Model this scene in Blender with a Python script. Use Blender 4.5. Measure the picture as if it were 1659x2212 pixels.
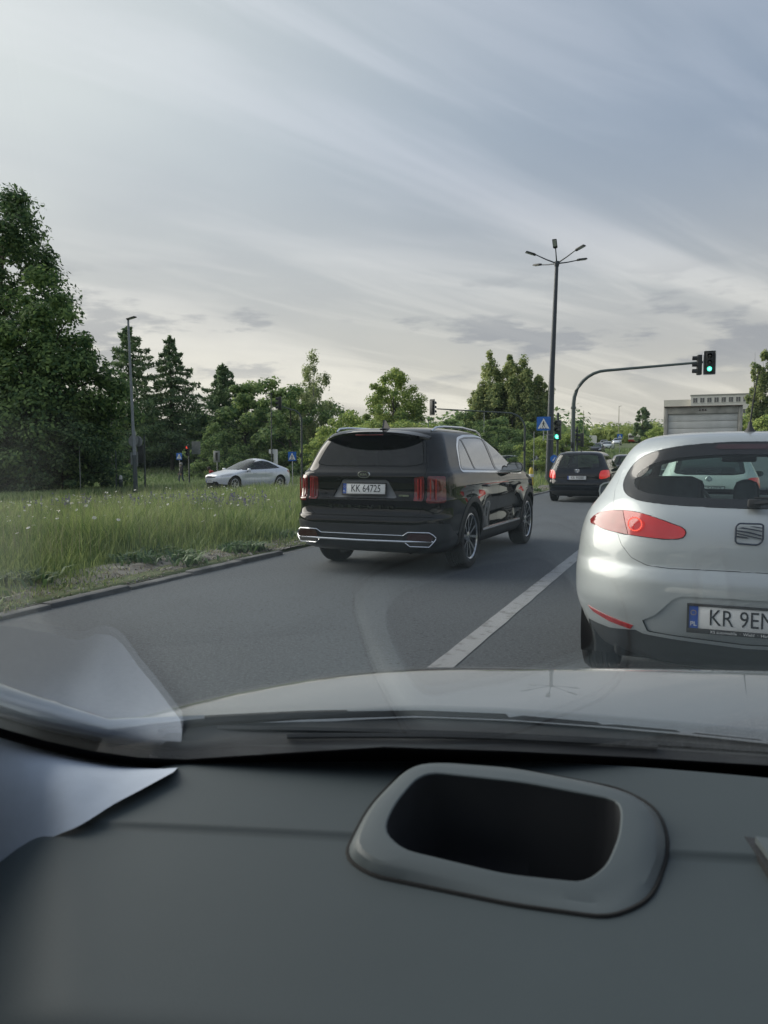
import bpy, bmesh, math, random
import numpy as np
from mathutils import Vector, Matrix
R = math.radians
for o in list(bpy.data.objects):
    bpy.data.objects.remove(o)
sc = bpy.context.scene
COL = sc.collection

# ------------------------------------------------------------------ camera
EYE = 1.30
PITCH, YAW = R(4.06), R(22.08)
cam = bpy.data.cameras.new('camera')
cam.sensor_fit = 'HORIZONTAL'
cam.sensor_width = 36.0
cam.lens = 36.0 * 1661 / 1659
cam.clip_start, cam.clip_end = 0.02, 3000
cam.dof.use_dof = True
cam.dof.focus_distance = 9.0
cam.dof.aperture_fstop = 15.0
cam_o = bpy.data.objects.new('camera', cam)
cam_o.location = (0, 0, EYE)
cam_o.rotation_euler = (R(90) - PITCH, 0, YAW)
COL.objects.link(cam_o)
sc.camera = cam_o

# ------------------------------------------------------------------ sky and sun
SUN_EL, SUN_AZ = R(25), R(-86)          # azimuth from +Y, negative is to the left
SUN_DIR = Vector((math.sin(SUN_AZ) * math.cos(SUN_EL), math.cos(SUN_AZ) * math.cos(SUN_EL), math.sin(SUN_EL)))
SKY_STRENGTH = 0.15
SKY_OFF = (1.62, 0.36, 0.4)


def build_world():
    w = bpy.data.worlds.new('World')
    sc.world = w
    w.use_nodes = True
    nt = w.node_tree
    N, L = nt.nodes, nt.links
    N.clear()

    def nd(t, **kw):
        n = N.new(t)
        for k, v in kw.items():
            setattr(n, k, v)
        return n

    def math_(op, a, b=None, clamp=False):
        n = nd('ShaderNodeMath', operation=op, use_clamp=clamp)
        for i, v in enumerate((a, b)):
            if v is None:
                continue
            if isinstance(v, (int, float)):
                n.inputs[i].default_value = v
            else:
                L.new(v, n.inputs[i])
        return n.outputs[0]

    def ramp(fac, stops):
        n = nd('ShaderNodeValToRGB')
        n.color_ramp.interpolation = 'EASE'
        while len(n.color_ramp.elements) < len(stops):
            n.color_ramp.elements.new(0.5)
        for e, (p, c) in zip(n.color_ramp.elements, stops):
            e.position = p
            e.color = (c, c, c, 1) if isinstance(c, (int, float)) else (*c, 1)
        L.new(fac, n.inputs[0])
        return n.outputs[0]

    def mix(fac, a, b, mode='MIX'):
        n = nd('ShaderNodeMix', data_type='RGBA', blend_type=mode)
        for s, v in ((n.inputs[0], fac), (n.inputs[6], a), (n.inputs[7], b)):
            if isinstance(v, (int, float)):
                s.default_value = v
            elif isinstance(v, tuple):
                s.default_value = (*v, 1)
            else:
                L.new(v, s)
        return n.outputs[2]

    sky = nd('ShaderNodeTexSky', sky_type='NISHITA', sun_disc=False)
    sky.sun_elevation = SUN_EL
    sky.sun_rotation = SUN_AZ
    sky.air_density, sky.dust_density, sky.ozone_density = 1.2, 2.5, 1.0
    tc = nd('ShaderNodeTexCoord')
    sep = nd('ShaderNodeSeparateXYZ')
    L.new(tc.outputs['Generated'], sep.inputs[0])
    zz = math_('MAXIMUM', sep.outputs[2], 0.0)
    dv = math_('ADD', zz, 0.16)
    px, py = math_('DIVIDE', sep.outputs[0], dv), math_('DIVIDE', sep.outputs[1], dv)
    com = nd('ShaderNodeCombineXYZ')
    L.new(px, com.inputs[0]); L.new(py, com.inputs[1])

    def streak(rot, sx, sy, scale, detail, rough, dist, off):
        m = nd('ShaderNodeMapping')
        m.vector_type = 'POINT'
        r = nd('ShaderNodeVectorRotate', rotation_type='Z_AXIS')
        r.inputs['Angle'].default_value = rot
        L.new(com.outputs[0], r.inputs['Vector'])
        m.inputs['Scale'].default_value = (sx, sy, 1)
        m.inputs['Location'].default_value = off
        L.new(r.outputs[0], m.inputs[0])
        t = nd('ShaderNodeTexNoise')
        t.inputs['Scale'].default_value = scale
        t.inputs['Detail'].default_value = detail
        t.inputs['Roughness'].default_value = rough
        t.inputs['Distortion'].default_value = dist
        L.new(m.outputs[0], t.inputs['Vector'])
        return t.outputs[0]

    # cirrus streaks running roughly along the road, two scales
    s1 = ramp(streak(R(36), 1.15, 0.26, 1.0, 4.5, 0.50, 0.9, (5.4, 2.9, 0)), [(0.44, 0.0), (0.60, 1.0)])
    s2 = ramp(streak(R(33), 2.4, 0.40, 1.5, 5, 0.52, 1.1, (7.3, 4.2, 0)), [(0.44, 0.0), (0.72, 1.0)])
    veil = ramp(streak(0, 0.5, 0.5, 1.0, 4, 0.5, 0.2, (1.2, 8.7, 0)), [(0.30, 0.0), (0.72, 1.0)])
    # angle to the sun, for the glow of the thin cloud
    dot = nd('ShaderNodeVectorMath', operation='DOT_PRODUCT')
    L.new(tc.outputs['Generated'], dot.inputs[0])
    dot.inputs[1].default_value = SUN_DIR
    dsun = math_('MAXIMUM', dot.outputs['Value'], 0.0)
    glow = math_('POWER', dsun, 2.3)
    K = 1.0 / SKY_STRENGTH
    far_c = tuple(K * c for c in (0.275, 0.338, 0.43))
    sun_c = tuple(K * c for c in (0.98, 0.99, 0.90))
    hor_c = tuple(K * c for c in (0.66, 0.62, 0.54))
    base = mix(glow, far_c, sun_c)
    hor = ramp(zz, [(0.02, 1.0), (0.40, 0.0)])
    base = mix(hor, base, hor_c)
    # thin cloud layer over the clear sky
    base = mix(0.92, sky.outputs[0], base)
    bright = mix(glow, tuple(K * c for c in (0.465, 0.515, 0.615)), tuple(K * c for c in (1.0, 1.0, 0.95)))
    bright = mix(hor, bright, tuple(K * c for c in (1.0, 0.94, 0.80)))
    c = mix(math_('MULTIPLY', s1, 0.72), base, bright)
    c = mix(math_('MULTIPLY', s2, 0.5), c, bright)
    dark = mix(hor, tuple(K * c for c in (0.27, 0.315, 0.40)), tuple(K * c for c in (0.42, 0.42, 0.43)))
    c = mix(math_('MULTIPLY', veil, 0.45), c, dark)
    # low grey cloud banks near the horizon
    mp = nd('ShaderNodeMapping')
    mp.inputs['Scale'].default_value = (2.6, 2.6, 11.0)
    mp.inputs['Location'].default_value = (SKY_OFF)
    L.new(tc.outputs['Generated'], mp.inputs[0])
    tn = nd('ShaderNodeTexNoise')
    tn.inputs['Scale'].default_value = 2.1
    tn.inputs['Detail'].default_value = 7
    tn.inputs['Roughness'].default_value = 0.58
    L.new(mp.outputs[0], tn.inputs['Vector'])
    bank = math_('MULTIPLY', ramp(tn.outputs[0], [(0.515, 0.0), (0.61, 1.0)]),
                 ramp(zz, [(0.07, 0.0), (0.13, 1.0), (0.19, 0.7), (0.24, 0.0)]))
    c = mix(math_('MULTIPLY', bank, 0.62), c, tuple(K * c for c in (0.27, 0.29, 0.33)))
    bg = nd('ShaderNodeBackground')
    L.new(c, bg.inputs[0])
    bg.inputs[1].default_value = SKY_STRENGTH
    out = nd('ShaderNodeOutputWorld')
    L.new(bg.outputs[0], out.inputs[0])


build_world()
sun = bpy.data.lights.new('sun', 'SUN')
sun.energy = 3.6
sun.angle = R(60)
sun.color = (1.0, 0.93, 0.82)
sun_o = bpy.data.objects.new('sun', sun)
sun_o.rotation_euler = (-SUN_DIR).to_track_quat('-Z', 'Y').to_euler()
sun_o.location = (-20, 8, 30)
COL.objects.link(sun_o)

vs = sc.view_settings
vs.view_transform, vs.look, vs.exposure, vs.gamma = 'Standard', 'None', 0.22, 1.0
vs.use_curve_mapping = False
sc.cycles.use_denoising = True
sc.cycles.max_bounces = 8
sc.cycles.transparent_max_bounces = 24
sc.cycles.caustics_reflective = False
sc.cycles.caustics_refractive = False

# ------------------------------------------------------------------ helpers
rng = np.random.default_rng(7)
FW = np.array([-math.sin(YAW) * math.cos(PITCH), math.cos(YAW) * math.cos(PITCH), -math.sin(PITCH)])
RT = np.array([math.cos(YAW), math.sin(YAW), 0.0])
UP = np.cross(RT, FW)


def smooth(a, b, t):
    t = np.clip((t - a) / (b - a), 0, 1)
    return t * t * (3 - 2 * t)


def terrain(x, y):
    """height of the land: level at the road, falling away to the left, rising far ahead"""
    x, y = np.asarray(x, float), np.asarray(y, float)
    left = -0.03 * np.clip(-9 - x, 0, 27) + .030 * np.clip(-40 - x, 0, 40)
    rise = (2.4 * smooth(55, 125, y) + 2.6 * smooth(115, 210, y)) * smooth(-80, -32, x)
    return left + rise


def spot(u, depth):
    """point of the land in a viewing direction, at a distance along it"""
    r = FW * 1661 + RT * (u - 829.5) - UP * (988 - 1106)
    r = r / (r @ FW)
    p = r * depth
    return float(p[0]), float(p[1]), float(terrain(p[0], p[1]))


def height_at(v, depth):
    return EYE + (988 - v) / 1661 * depth * 1.0


MATS = {}


def mat(name, col=(.5, .5, .5), rough=.6, metal=0., coat=0., coat_r=.03, spec=.5, vary=0., scale=6., bump=0., bscale=60.,
        emit=None, es=0., alt=None, space='Object', detail=4, island=False, trans=0.):
    if name in MATS:
        return MATS[name]
    m = bpy.data.materials.new(name)
    m.use_nodes = True
    nt = m.node_tree
    N, L = nt.nodes, nt.links
    b = N['Principled BSDF']
    b.inputs['Base Color'].default_value = (*col, 1)
    b.inputs['Roughness'].default_value = rough
    b.inputs['Metallic'].default_value = metal
    b.inputs['Coat Weight'].default_value = coat
    b.inputs['Coat Roughness'].default_value = coat_r
    b.inputs['Specular IOR Level'].default_value = spec
    if emit:
        b.inputs['Emission Color'].default_value = (*emit, 1)
        b.inputs['Emission Strength'].default_value = es
    if vary or bump or alt:
        if space == 'World':
            v = N.new('ShaderNodeNewGeometry').outputs['Position']
        else:
            v = N.new('ShaderNodeTexCoord').outputs['Object']
        t = N.new('ShaderNodeTexNoise')
        t.inputs['Scale'].default_value = scale
        t.inputs['Detail'].default_value = detail
        L.new(v, t.inputs['Vector'])
        fac = t.outputs[0]
        if island:
            g = N.new('ShaderNodeNewGeometry')
            a = N.new('ShaderNodeMath'); a.operation = 'ADD'
            s = N.new('ShaderNodeMath'); s.operation = 'MULTIPLY'
            L.new(g.outputs['Random Per Island'], s.inputs[0]); s.inputs[1].default_value = .5
            q = N.new('ShaderNodeMath'); q.operation = 'MULTIPLY'
            L.new(t.outputs[0], q.inputs[0]); q.inputs[1].default_value = .5
            L.new(s.outputs[0], a.inputs[0]); L.new(q.outputs[0], a.inputs[1])
            fac = a.outputs[0]
        if vary or alt:
            rp = N.new('ShaderNodeValToRGB')
            c0 = col if alt else tuple(c * (1 - vary) for c in col)
            c1 = alt if alt else tuple(min(1, c * (1 + vary)) for c in col)
            rp.color_ramp.elements[0].position, rp.color_ramp.elements[1].position = .32, .68
            rp.color_ramp.elements[0].color, rp.color_ramp.elements[1].color = (*c0, 1), (*c1, 1)
            L.new(fac, rp.inputs[0])
            L.new(rp.outputs[0], b.inputs['Base Color'])
            colout = rp.outputs[0]
        if bump:
            t2 = N.new('ShaderNodeTexNoise')
            t2.inputs['Scale'].default_value = bscale
            t2.inputs['Detail'].default_value = 3
            L.new(v, t2.inputs['Vector'])
            bp = N.new('ShaderNodeBump')
            bp.inputs['Strength'].default_value = bump
            bp.inputs['Distance'].default_value = .01
            L.new(t2.outputs[0], bp.inputs['Height'])
            L.new(bp.outputs[0], b.inputs['Normal'])
        if trans:
            tr = N.new('ShaderNodeBsdfTranslucent')
            L.new(colout, tr.inputs[0])
            mx = N.new('ShaderNodeMixShader')
            mx.inputs[0].default_value = trans
            out = N['Material Output']
            L.new(b.outputs[0], mx.inputs[1]); L.new(tr.outputs[0], mx.inputs[2])
            L.new(mx.outputs[0], out.inputs[0])
    MATS[name] = m
    return m


def glass(name, tint=(.8, .85, .84), f0=.045, rough=0.0, power=5.):
    """a thin pane: tinted see-through plus a mirror reflection that grows towards grazing angles"""
    if name in MATS:
        return MATS[name]
    m = bpy.data.materials.new(name)
    m.use_nodes = True
    nt = m.node_tree
    N, L = nt.nodes, nt.links
    N.clear()
    lw = N.new('ShaderNodeLayerWeight'); lw.inputs[0].default_value = .5
    p = N.new('ShaderNodeMath'); p.operation = 'POWER'; p.inputs[1].default_value = power
    # Layer Weight Facing with blend 0.5 is 1 - |cos|
    L.new(lw.outputs['Facing'], p.inputs[0])
    q = N.new('ShaderNodeMath'); q.operation = 'MULTIPLY_ADD'
    L.new(p.outputs[0], q.inputs[0]); q.inputs[1].default_value = 1 - f0; q.inputs[2].default_value = f0
    tr = N.new('ShaderNodeBsdfTransparent'); tr.inputs[0].default_value = (*tint, 1)
    gl = N.new('ShaderNodeBsdfGlossy'); gl.inputs['Roughness'].default_value = rough
    gl.inputs[0].default_value = (1, 1, 1, 1)
    mx = N.new('ShaderNodeMixShader')
    L.new(q.outputs[0], mx.inputs[0]); L.new(tr.outputs[0], mx.inputs[1]); L.new(gl.outputs[0], mx.inputs[2])
    o = N.new('ShaderNodeOutputMaterial')
    L.new(mx.outputs[0], o.inputs[0])
    MATS[name] = m
    return m


def tag(o, label, cat, group=None, kind=None):
    if label: o['label'] = label
    if cat: o['category'] = cat
    if group: o['group'] = group
    if kind: o['kind'] = kind
    return o


def empty(name, loc=(0, 0, 0), rz=0., parent=None):
    o = bpy.data.objects.new(name, None)
    o.empty_display_size = .2
    o.location = loc
    o.rotation_euler = (0, 0, rz)
    o.parent = parent
    COL.objects.link(o)
    return o


def link(name, me, material=None, parent=None, loc=None, rot=None):
    o = bpy.data.objects.new(name, me)
    if material is not None and len(me.materials) == 0:
        me.materials.append(material)
    if parent: o.parent = parent
    if loc is not None: o.location = loc
    if rot is not None: o.rotation_euler = rot
    COL.objects.link(o)
    return o


def np_mesh(name, V, F, smooth_=False):
    """fast mesh from arrays; F is (n, k)"""
    V = np.ascontiguousarray(V, np.float32); F = np.ascontiguousarray(F, np.int32)
    me = bpy.data.meshes.new(name)
    n, k = F.shape
    me.vertices.add(len(V)); me.loops.add(n * k); me.polygons.add(n)
    me.vertices.foreach_set('co', V.ravel())
    me.loops.foreach_set('vertex_index', F.ravel())
    me.polygons.foreach_set('loop_start', np.arange(0, n * k, k, dtype=np.int32))
    me.polygons.foreach_set('loop_total', np.full(n, k, np.int32))
    if smooth_:
        me.polygons.foreach_set('use_smooth', np.ones(n, bool))
    me.update(calc_edges=True)
    return me


class MB:
    """collects shapes into one mesh"""
    def __init__(s):
        s.bm = bmesh.new()

    def box(s, c, d, rot=None, bevel=0., taper=None):
        r = bmesh.ops.create_cube(s.bm, size=1)
        vs_ = r['verts']
        for v in vs_:
            t = 1.
            if taper and v.co.z > 0: t = taper
            v.co = Vector((v.co.x * d[0] * t, v.co.y * d[1] * t, v.co.z * d[2]))
        if bevel:
            es = list({e for v in vs_ for e in v.link_edges})
            rb = bmesh.ops.bevel(s.bm, geom=es, offset=bevel, segments=2, affect='EDGES', profile=.5)
            vs_ = list({v for f in rb['faces'] for v in f.verts} | {v for v in vs_ if v.is_valid})
        m = Matrix.Translation(c)
        if rot is not None:
            m = m @ (rot if isinstance(rot, Matrix) else Matrix.Rotation(rot, 4, 'Z'))
        for v in vs_:
            v.co = m @ v.co
        return s

    def tube(s, pts, r, n=8, caps=True):
        pts = [Vector(p) for p in pts]
        rs = r if hasattr(r, '__len__') else [r] * len(pts)
        rings = []
        for i, p in enumerate(pts):
            t = (pts[min(i + 1, len(pts) - 1)] - pts[max(i - 1, 0)]).normalized()
            a = Vector((0, 0, 1)) if abs(t.z) < .9 else Vector((0, 1, 0))
            x = t.cross(a).normalized(); y = x.cross(t).normalized()
            rings.append([s.bm.verts.new(p + (x * math.cos(2 * math.pi * k / n) + y * math.sin(2 * math.pi * k / n)) * rs[i]) for k in range(n)])
        for a, b in zip(rings, rings[1:]):
            for k in range(n):
                s.bm.faces.new((a[k], a[(k + 1) % n], b[(k + 1) % n], b[k]))
        if caps:
            s.bm.faces.new(list(reversed(rings[0]))); s.bm.faces.new(rings[-1])
        return s

    def lathe(s, prof, n=32, axis='Z', c=(0, 0, 0), closed=False):
        """prof: (radius, height) pairs turned about an axis"""
        def P(r, h, a):
            ca, sa = r * math.cos(a), r * math.sin(a)
            return {'Z': Vector((ca, sa, h)), 'X': Vector((h, ca, sa)), 'Y': Vector((ca, h, sa))}[axis] + Vector(c)
        rings = [[s.bm.verts.new(P(r, h, 2 * math.pi * k / n)) for k in range(n)] for r, h in prof]
        pairs = list(zip(rings, rings[1:]))
        if closed: pairs.append((rings[-1], rings[0]))
        for a, b in pairs:
            for k in range(n):
                s.bm.faces.new((a[k], a[(k + 1) % n], b[(k + 1) % n], b[k]))
        if not closed:
            if prof[0][0] > 1e-6: s.bm.faces.new(rings[0])
            if prof[-1][0] > 1e-6: s.bm.faces.new(rings[-1])
        return s

    def prism(s, poly, d, f):
        """2D outline given thickness d; f maps (a, b, t) to a point"""
        A = [s.bm.verts.new(f(a, b, 0)) for a, b in poly]
        B = [s.bm.verts.new(f(a, b, d)) for a, b in poly]
        n = len(poly)
        s.bm.faces.new(A); s.bm.faces.new(list(reversed(B)))
        for k in range(n):
            s.bm.faces.new((A[k], B[k], B[(k + 1) % n], A[(k + 1) % n]))
        return s

    def done(s, name, material, parent=None, loc=None, rot=None, smooth_=True, angle=38, kind=None):
        bmesh.ops.remove_doubles(s.bm, verts=s.bm.verts, dist=1e-5)
        bmesh.ops.recalc_face_normals(s.bm, faces=s.bm.faces)
        me = bpy.data.meshes.new(name)
        s.bm.to_mesh(me); s.bm.free()
        if smooth_:
            me.polygons.foreach_set('use_smooth', np.ones(len(me.polygons), bool))
            me.set_sharp_from_angle(angle=R(angle))
        o = link(name, me, material, parent, loc, rot)
        if kind: o['kind'] = kind
        return o


def rpoly(pts, r=.02, n=4):
    """outline with rounded corners"""
    out = []
    m = len(pts)
    for i in range(m):
        p, a, b = Vector(pts[i]), Vector(pts[i - 1]), Vector(pts[(i + 1) % m])
        da, db = a - p, b - p
        rr = min(r, da.length * .45, db.length * .45)
        A, B = p + da.normalized() * rr, p + db.normalized() * rr
        for k in range(n + 1):
            t = k / n
            q = A * (1 - t) ** 2 + p * 2 * t * (1 - t) + B * t * t
            out.append((q.x, q.y))
    return out


def chaikin(P, n=1):
    for _ in range(n):
        Q = []
        for k in range(len(P)):
            a, b = P[k], P[(k + 1) % len(P)]
            Q += [(a[0] * .75 + b[0] * .25, a[1] * .75 + b[1] * .25), (a[0] * .25 + b[0] * .75, a[1] * .25 + b[1] * .75)]
        P = Q
    return P


def mirror_poly(half):
    """half outline with x >= 0 listed from bottom centre to top centre; returns the whole"""
    return list(half) + [(-x, z) for x, z in reversed(half) if abs(x) > 1e-6]


def text_mesh(txt, size, depth=.002, align='CENTER', bold=0., sx=1.):
    cu = bpy.data.curves.new('lettering', 'FONT')
    cu.body = txt
    cu.size = size
    cu.align_x, cu.align_y = align, 'CENTER'
    cu.extrude = depth
    cu.offset = bold
    cu.resolution_u = 3
    o = bpy.data.objects.new('lettering', cu)
    COL.objects.link(o)
    dg = bpy.context.evaluated_depsgraph_get()
    me = bpy.data.meshes.new_from_object(o.evaluated_get(dg))
    bpy.data.objects.remove(o)
    bpy.data.curves.remove(cu)
    if sx != 1.:
        for v in me.vertices: v.co.x *= sx
    me.materials.clear()
    return me


def copy_tree(o, parent=None):
    c = o.copy()
    COL.objects.link(c)
    c.parent = parent
    for ch in o.children:
        copy_tree(ch, c)
    return c


# ------------------------------------------------------------------ shared materials
M_asphalt = None
m_black = mat('black plastic', (.018, .019, .021), .55, vary=.2, scale=20, bump=.15, bscale=300)
m_gloss = mat('gloss black', (.006, .006, .007), .12, coat=.6)
m_rubber = mat('tyre rubber', (.016, .016, .017), .82, vary=.3, scale=30, bump=.3, bscale=160)
m_chrome = mat('chrome', (.75, .77, .80), .14, metal=1.)
m_alloy = mat('alloy', (.52, .54, .56), .28, metal=1., vary=.1, scale=12)
m_darkalloy = mat('dark alloy', (.03, .032, .036), .35, metal=.6)
m_dark = mat('dark lining', (.010, .011, .012), .9)
m_trim = mat('interior cloth', (.028, .031, .036), .85, vary=.3, scale=40)
m_plate = mat('plate white', (.72, .74, .74), .45, vary=.05, scale=30)
m_ink = mat('plate ink', (.015, .016, .02), .5)
m_euro = mat('plate blue', (.03, .10, .42), .45)
m_red_dark = mat('red lens unlit', (.13, .006, .008), .08, coat=1., vary=.35, scale=40)
m_red = mat('red lens', (.36, .012, .014), .10, coat=1., vary=.3, scale=45)
m_red_lit = mat('red lens lit', (.45, .015, .015), .12, coat=1., emit=(1., .04, .03), es=.32, vary=.3, scale=60)
m_led = mat('red light points', (.6, .05, .03), .3, emit=(1., .14, .09), es=.9)
m_steel = mat('galvanised steel', (.30, .32, .33), .45, metal=.55, vary=.15, scale=9)
m_pole = mat('dark green pole paint', (.035, .05, .05), .42, vary=.2, scale=8)
m_pole_blue = mat('dark blue mast paint', (.028, .040, .055), .38, vary=.15, scale=8)
m_signal = mat('signal housing', (.017, .02, .021), .5, vary=.2, scale=14)
m_green = mat('green signal light', (.1, .8, .6), .3, emit=(.10, 1.0, .66), es=1.5)
m_green_hot = mat('green signal core', (.3, .9, .8), .3, emit=(.36, 1.0, .82), es=1.6)
m_redlamp = mat('red signal light', (.8, .05, .03), .3, emit=(1., .10, .06), es=1.0)
m_lens = mat('unlit signal lens', (.02, .02, .02), .15, coat=.5)
m_sign_blue = mat('sign blue', (.015, .13, .50), .4, vary=.08, scale=10)
m_sign_white = mat('sign white', (.72, .74, .75), .45)
m_sign_grey = mat('sign back grey', (.26, .28, .29), .5, metal=.3, vary=.15, scale=6)
m_sign_black = mat('sign black', (.012, .012, .013), .5)
g_tint = glass('privacy glass', (.035, .038, .042), .05)
g_clear = glass('car window glass', (.66, .76, .73), .045)

# ------------------------------------------------------------------ the setting: land, roads, kerb
def grid_sheet(name, xs, ys, zf, material, kind='structure'):
    X, Y = np.meshgrid(np.asarray(xs, float), np.asarray(ys, float), indexing='ij')
    Z = zf(X, Y)
    V = np.stack([X, Y, Z], -1).reshape(-1, 3)
    n, m = len(xs), len(ys)
    i = (np.arange(n - 1)[:, None] * m + np.arange(m - 1)[None, :]).ravel()
    F = np.stack([i, i + m, i + m + 1, i + 1], -1)
    o = link(name, np_mesh(name, V, F, True), material)
    o['kind'] = kind
    return o


def asphalt(name, base, seed):
    m = bpy.data.materials.new(name)
    m.use_nodes = True
    nt = m.node_tree
    N, L = nt.nodes, nt.links
    b = N['Principled BSDF']
    g = N.new('ShaderNodeNewGeometry')
    mp = N.new('ShaderNodeMapping'); mp.inputs['Location'].default_value = (seed, seed * 2, 0)
    L.new(g.outputs['Position'], mp.inputs[0])

    def noise(scale, detail=3, vec=None):
        t = N.new('ShaderNodeTexNoise'); t.inputs['Scale'].default_value = scale; t.inputs['Detail'].default_value = detail
        L.new(vec or mp.outputs[0], t.inputs['Vector'])
        return t.outputs[0]
    def mix(fac, a, bb, mode='MIX'):
        n = N.new('ShaderNodeMix'); n.data_type = 'RGBA'; n.blend_type = mode
        for s, v in ((n.inputs[0], fac), (n.inputs[6], a), (n.inputs[7], bb)):
            if isinstance(v, (int, float)): s.default_value = v
            elif isinstance(v, tuple): s.default_value = (*v, 1)
            else: L.new(v, s)
        return n.outputs[2]
    def ramp(f, p0, p1, c0, c1):
        r = N.new('ShaderNodeValToRGB'); e = r.color_ramp.elements
        e[0].position, e[1].position = p0, p1
        e[0].color, e[1].color = (c0, c0, c0, 1), (c1, c1, c1, 1)
        L.new(f, r.inputs[0]); return r.outputs[0]
    c = mix(ramp(noise(.55, 5), .35, .7, 0, 1), tuple(x * .86 for x in base), tuple(x * 1.14 for x in base))
    # wheel tracks polished along the lanes and stretched stains
    st = N.new('ShaderNodeMapping'); st.inputs['Scale'].default_value = (2.2, .12, 1)
    L.new(g.outputs['Position'], st.inputs[0])
    c = mix(ramp(noise(1.0, 4, st.outputs[0]), .45, .75, 0, .45), c, tuple(x * .74 for x in base))
    # aggregate
    c = mix(ramp(noise(48, 3), .50, .66, 0, .75), c, tuple(min(1, x * 1.6) for x in base))
    c = mix(ramp(noise(30, 3), .54, .68, 0, .8), c, tuple(x * .5 for x in base))
    c = mix(ramp(noise(120, 2), .54, .64, 0, .7), c, tuple(min(1, x * 1.9) for x in base))
    # pock marks where stones came out
    vo = N.new('ShaderNodeTexVoronoi'); vo.inputs['Scale'].default_value = 9
    L.new(mp.outputs[0], vo.inputs['Vector'])
    c = mix(ramp(vo.outputs['Distance'], .07, .13, .75, 0), c, tuple(x * .35 for x in base))
    L.new(c, b.inputs['Base Color'])
    b.inputs['Roughness'].default_value = .78
    bp = N.new('ShaderNodeBump'); bp.inputs['Strength'].default_value = .35; bp.inputs['Distance'].default_value = .006
    L.new(noise(110, 2), bp.inputs['Height'])
    L.new(bp.outputs[0], b.inputs['Normal'])
    return m


m_road = asphalt('asphalt', (.078, .090, .100), 3.)
m_road2 = asphalt('paler asphalt', (.15, .155, .158), 9.)
m_land = mat('grassland soil', (.060, .090, .032), .95, alt=(.12, .15, .06), scale=.9, detail=6, space='World', bump=.5, bscale=9)
m_sand = mat('sandy verge', (.105, .098, .085), .95, alt=(.27, .26, .235), scale=5.5, detail=9, space='World', bump=.8, bscale=45)

KX = -5.12                                   # line of the left kerb


def steps(x):
    x = np.asarray(x)
    s = np.where((x > KX - .09) & (x < 9.4), -.10, .045)
    return np.where((x > -24.6) & (x < -17.2), -.10, s)


xs = np.unique(np.concatenate([np.linspace(-900, -120, 14), np.linspace(-110, -26, 36), [-24.7, -24.5, -17.3, -17.1, -15, -13, -11, -9, -8, -7, -6, -5.4, KX - .14, KX - .06, -3, 0, 5, 9.35, 9.45],
                               np.linspace(12, 110, 40), np.linspace(130, 900, 14)]))
ys = np.unique(np.concatenate([np.linspace(-400, -40, 10), np.linspace(-30, 230, 131), np.linspace(260, 1800, 18)]))
grid_sheet('ground', xs, ys, lambda X, Y: terrain(X, Y) + steps(X) - .16 * ((Y > 44) & (Y < 58) & (X < 9.4) & (X > -25)), m_land)
grid_sheet('road', [KX - .03, -3, -1, 1, 3, 6, 9.4], np.linspace(-40, 228, 135), lambda X, Y: terrain(X, Y) + 0 * X, m_road)
grid_sheet('opposite_carriageway', [-24.6, -21, -17.2], np.linspace(-40, 160, 101), lambda X, Y: terrain(X, Y) - .02, m_road2)
grid_sheet('crossing_road', np.linspace(-24.5, -5.0, 20), np.linspace(45, 57, 7), lambda X, Y: terrain(X, Y) - .008, m_road2)

m_line = mat('worn road paint', (.17, .175, .175), .7, alt=(.33, .345, .355), scale=9, detail=9, space='World')
# ramp of the paint: mostly white with worn patches
for nd_ in m_line.node_tree.nodes:
    if nd_.type == 'VALTORGB':
        nd_.color_ramp.elements[0].position, nd_.color_ramp.elements[1].position = .30, .46


def ribbon(name, x0, x1, y0, y1, z, material, n=40, jitter=.006):
    ys_ = np.linspace(y0, y1, n)
    a = np.stack([np.full(n, x0) + rng.normal(0, jitter, n), ys_], -1)
    b = np.stack([np.full(n, x1) + rng.normal(0, jitter, n), ys_], -1)
    P = np.stack([a, b], 1).reshape(-1, 2)
    V = np.concatenate([P, (terrain(P[:, 0], P[:, 1]) + z)[:, None]], 1)
    i = np.arange(n - 1) * 2
    return link(name, np_mesh(name, V, np.stack([i, i + 1, i + 3, i + 2], -1)), material)


lm = ribbon('lane_line', -1.51, -1.36, -4, 27, .004, m_line, 120, .0022)
lm['kind'] = 'structure'
for k in range(10):
    d = ribbon('lane_line', -1.51, -1.37, 62 + 9 * k, 66 + 9 * k, .004, m_line, 5)
    d['kind'] = 'structure'

# kerb of low worn stones beside the left lane; each stone is a piece
kerb = empty('kerb', (KX, 0, 0))
kerb['kind'] = 'structure'
m_kerb = mat('kerb concrete', (.085, .088, .088), .85, alt=(.20, .20, .195), scale=4, detail=6, space='World', bump=.5, bscale=60)
krnd = random.Random(3)
stone_me = None
for k in range(44):
    if stone_me is None:
        b = MB().box((0, 0, 0), (.12, .985, .16), bevel=.012)
        o = b.done('kerb_stone', m_kerb, kerb)
        stone_me = o.data
    else:
        o = link('kerb_stone', stone_me, None, kerb)
    # the stones are worn, sunk and partly buried
    dip = krnd.uniform(-.012, .012) - (.05 if k in (8, 9) else 0)
    o.location = (krnd.uniform(-.008, .008) - .055, 1.5 + k, -.038 + dip)
    o.rotation_euler = (krnd.uniform(-.008, .008), krnd.uniform(-.05, .05), krnd.uniform(-.008, .008))

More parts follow.
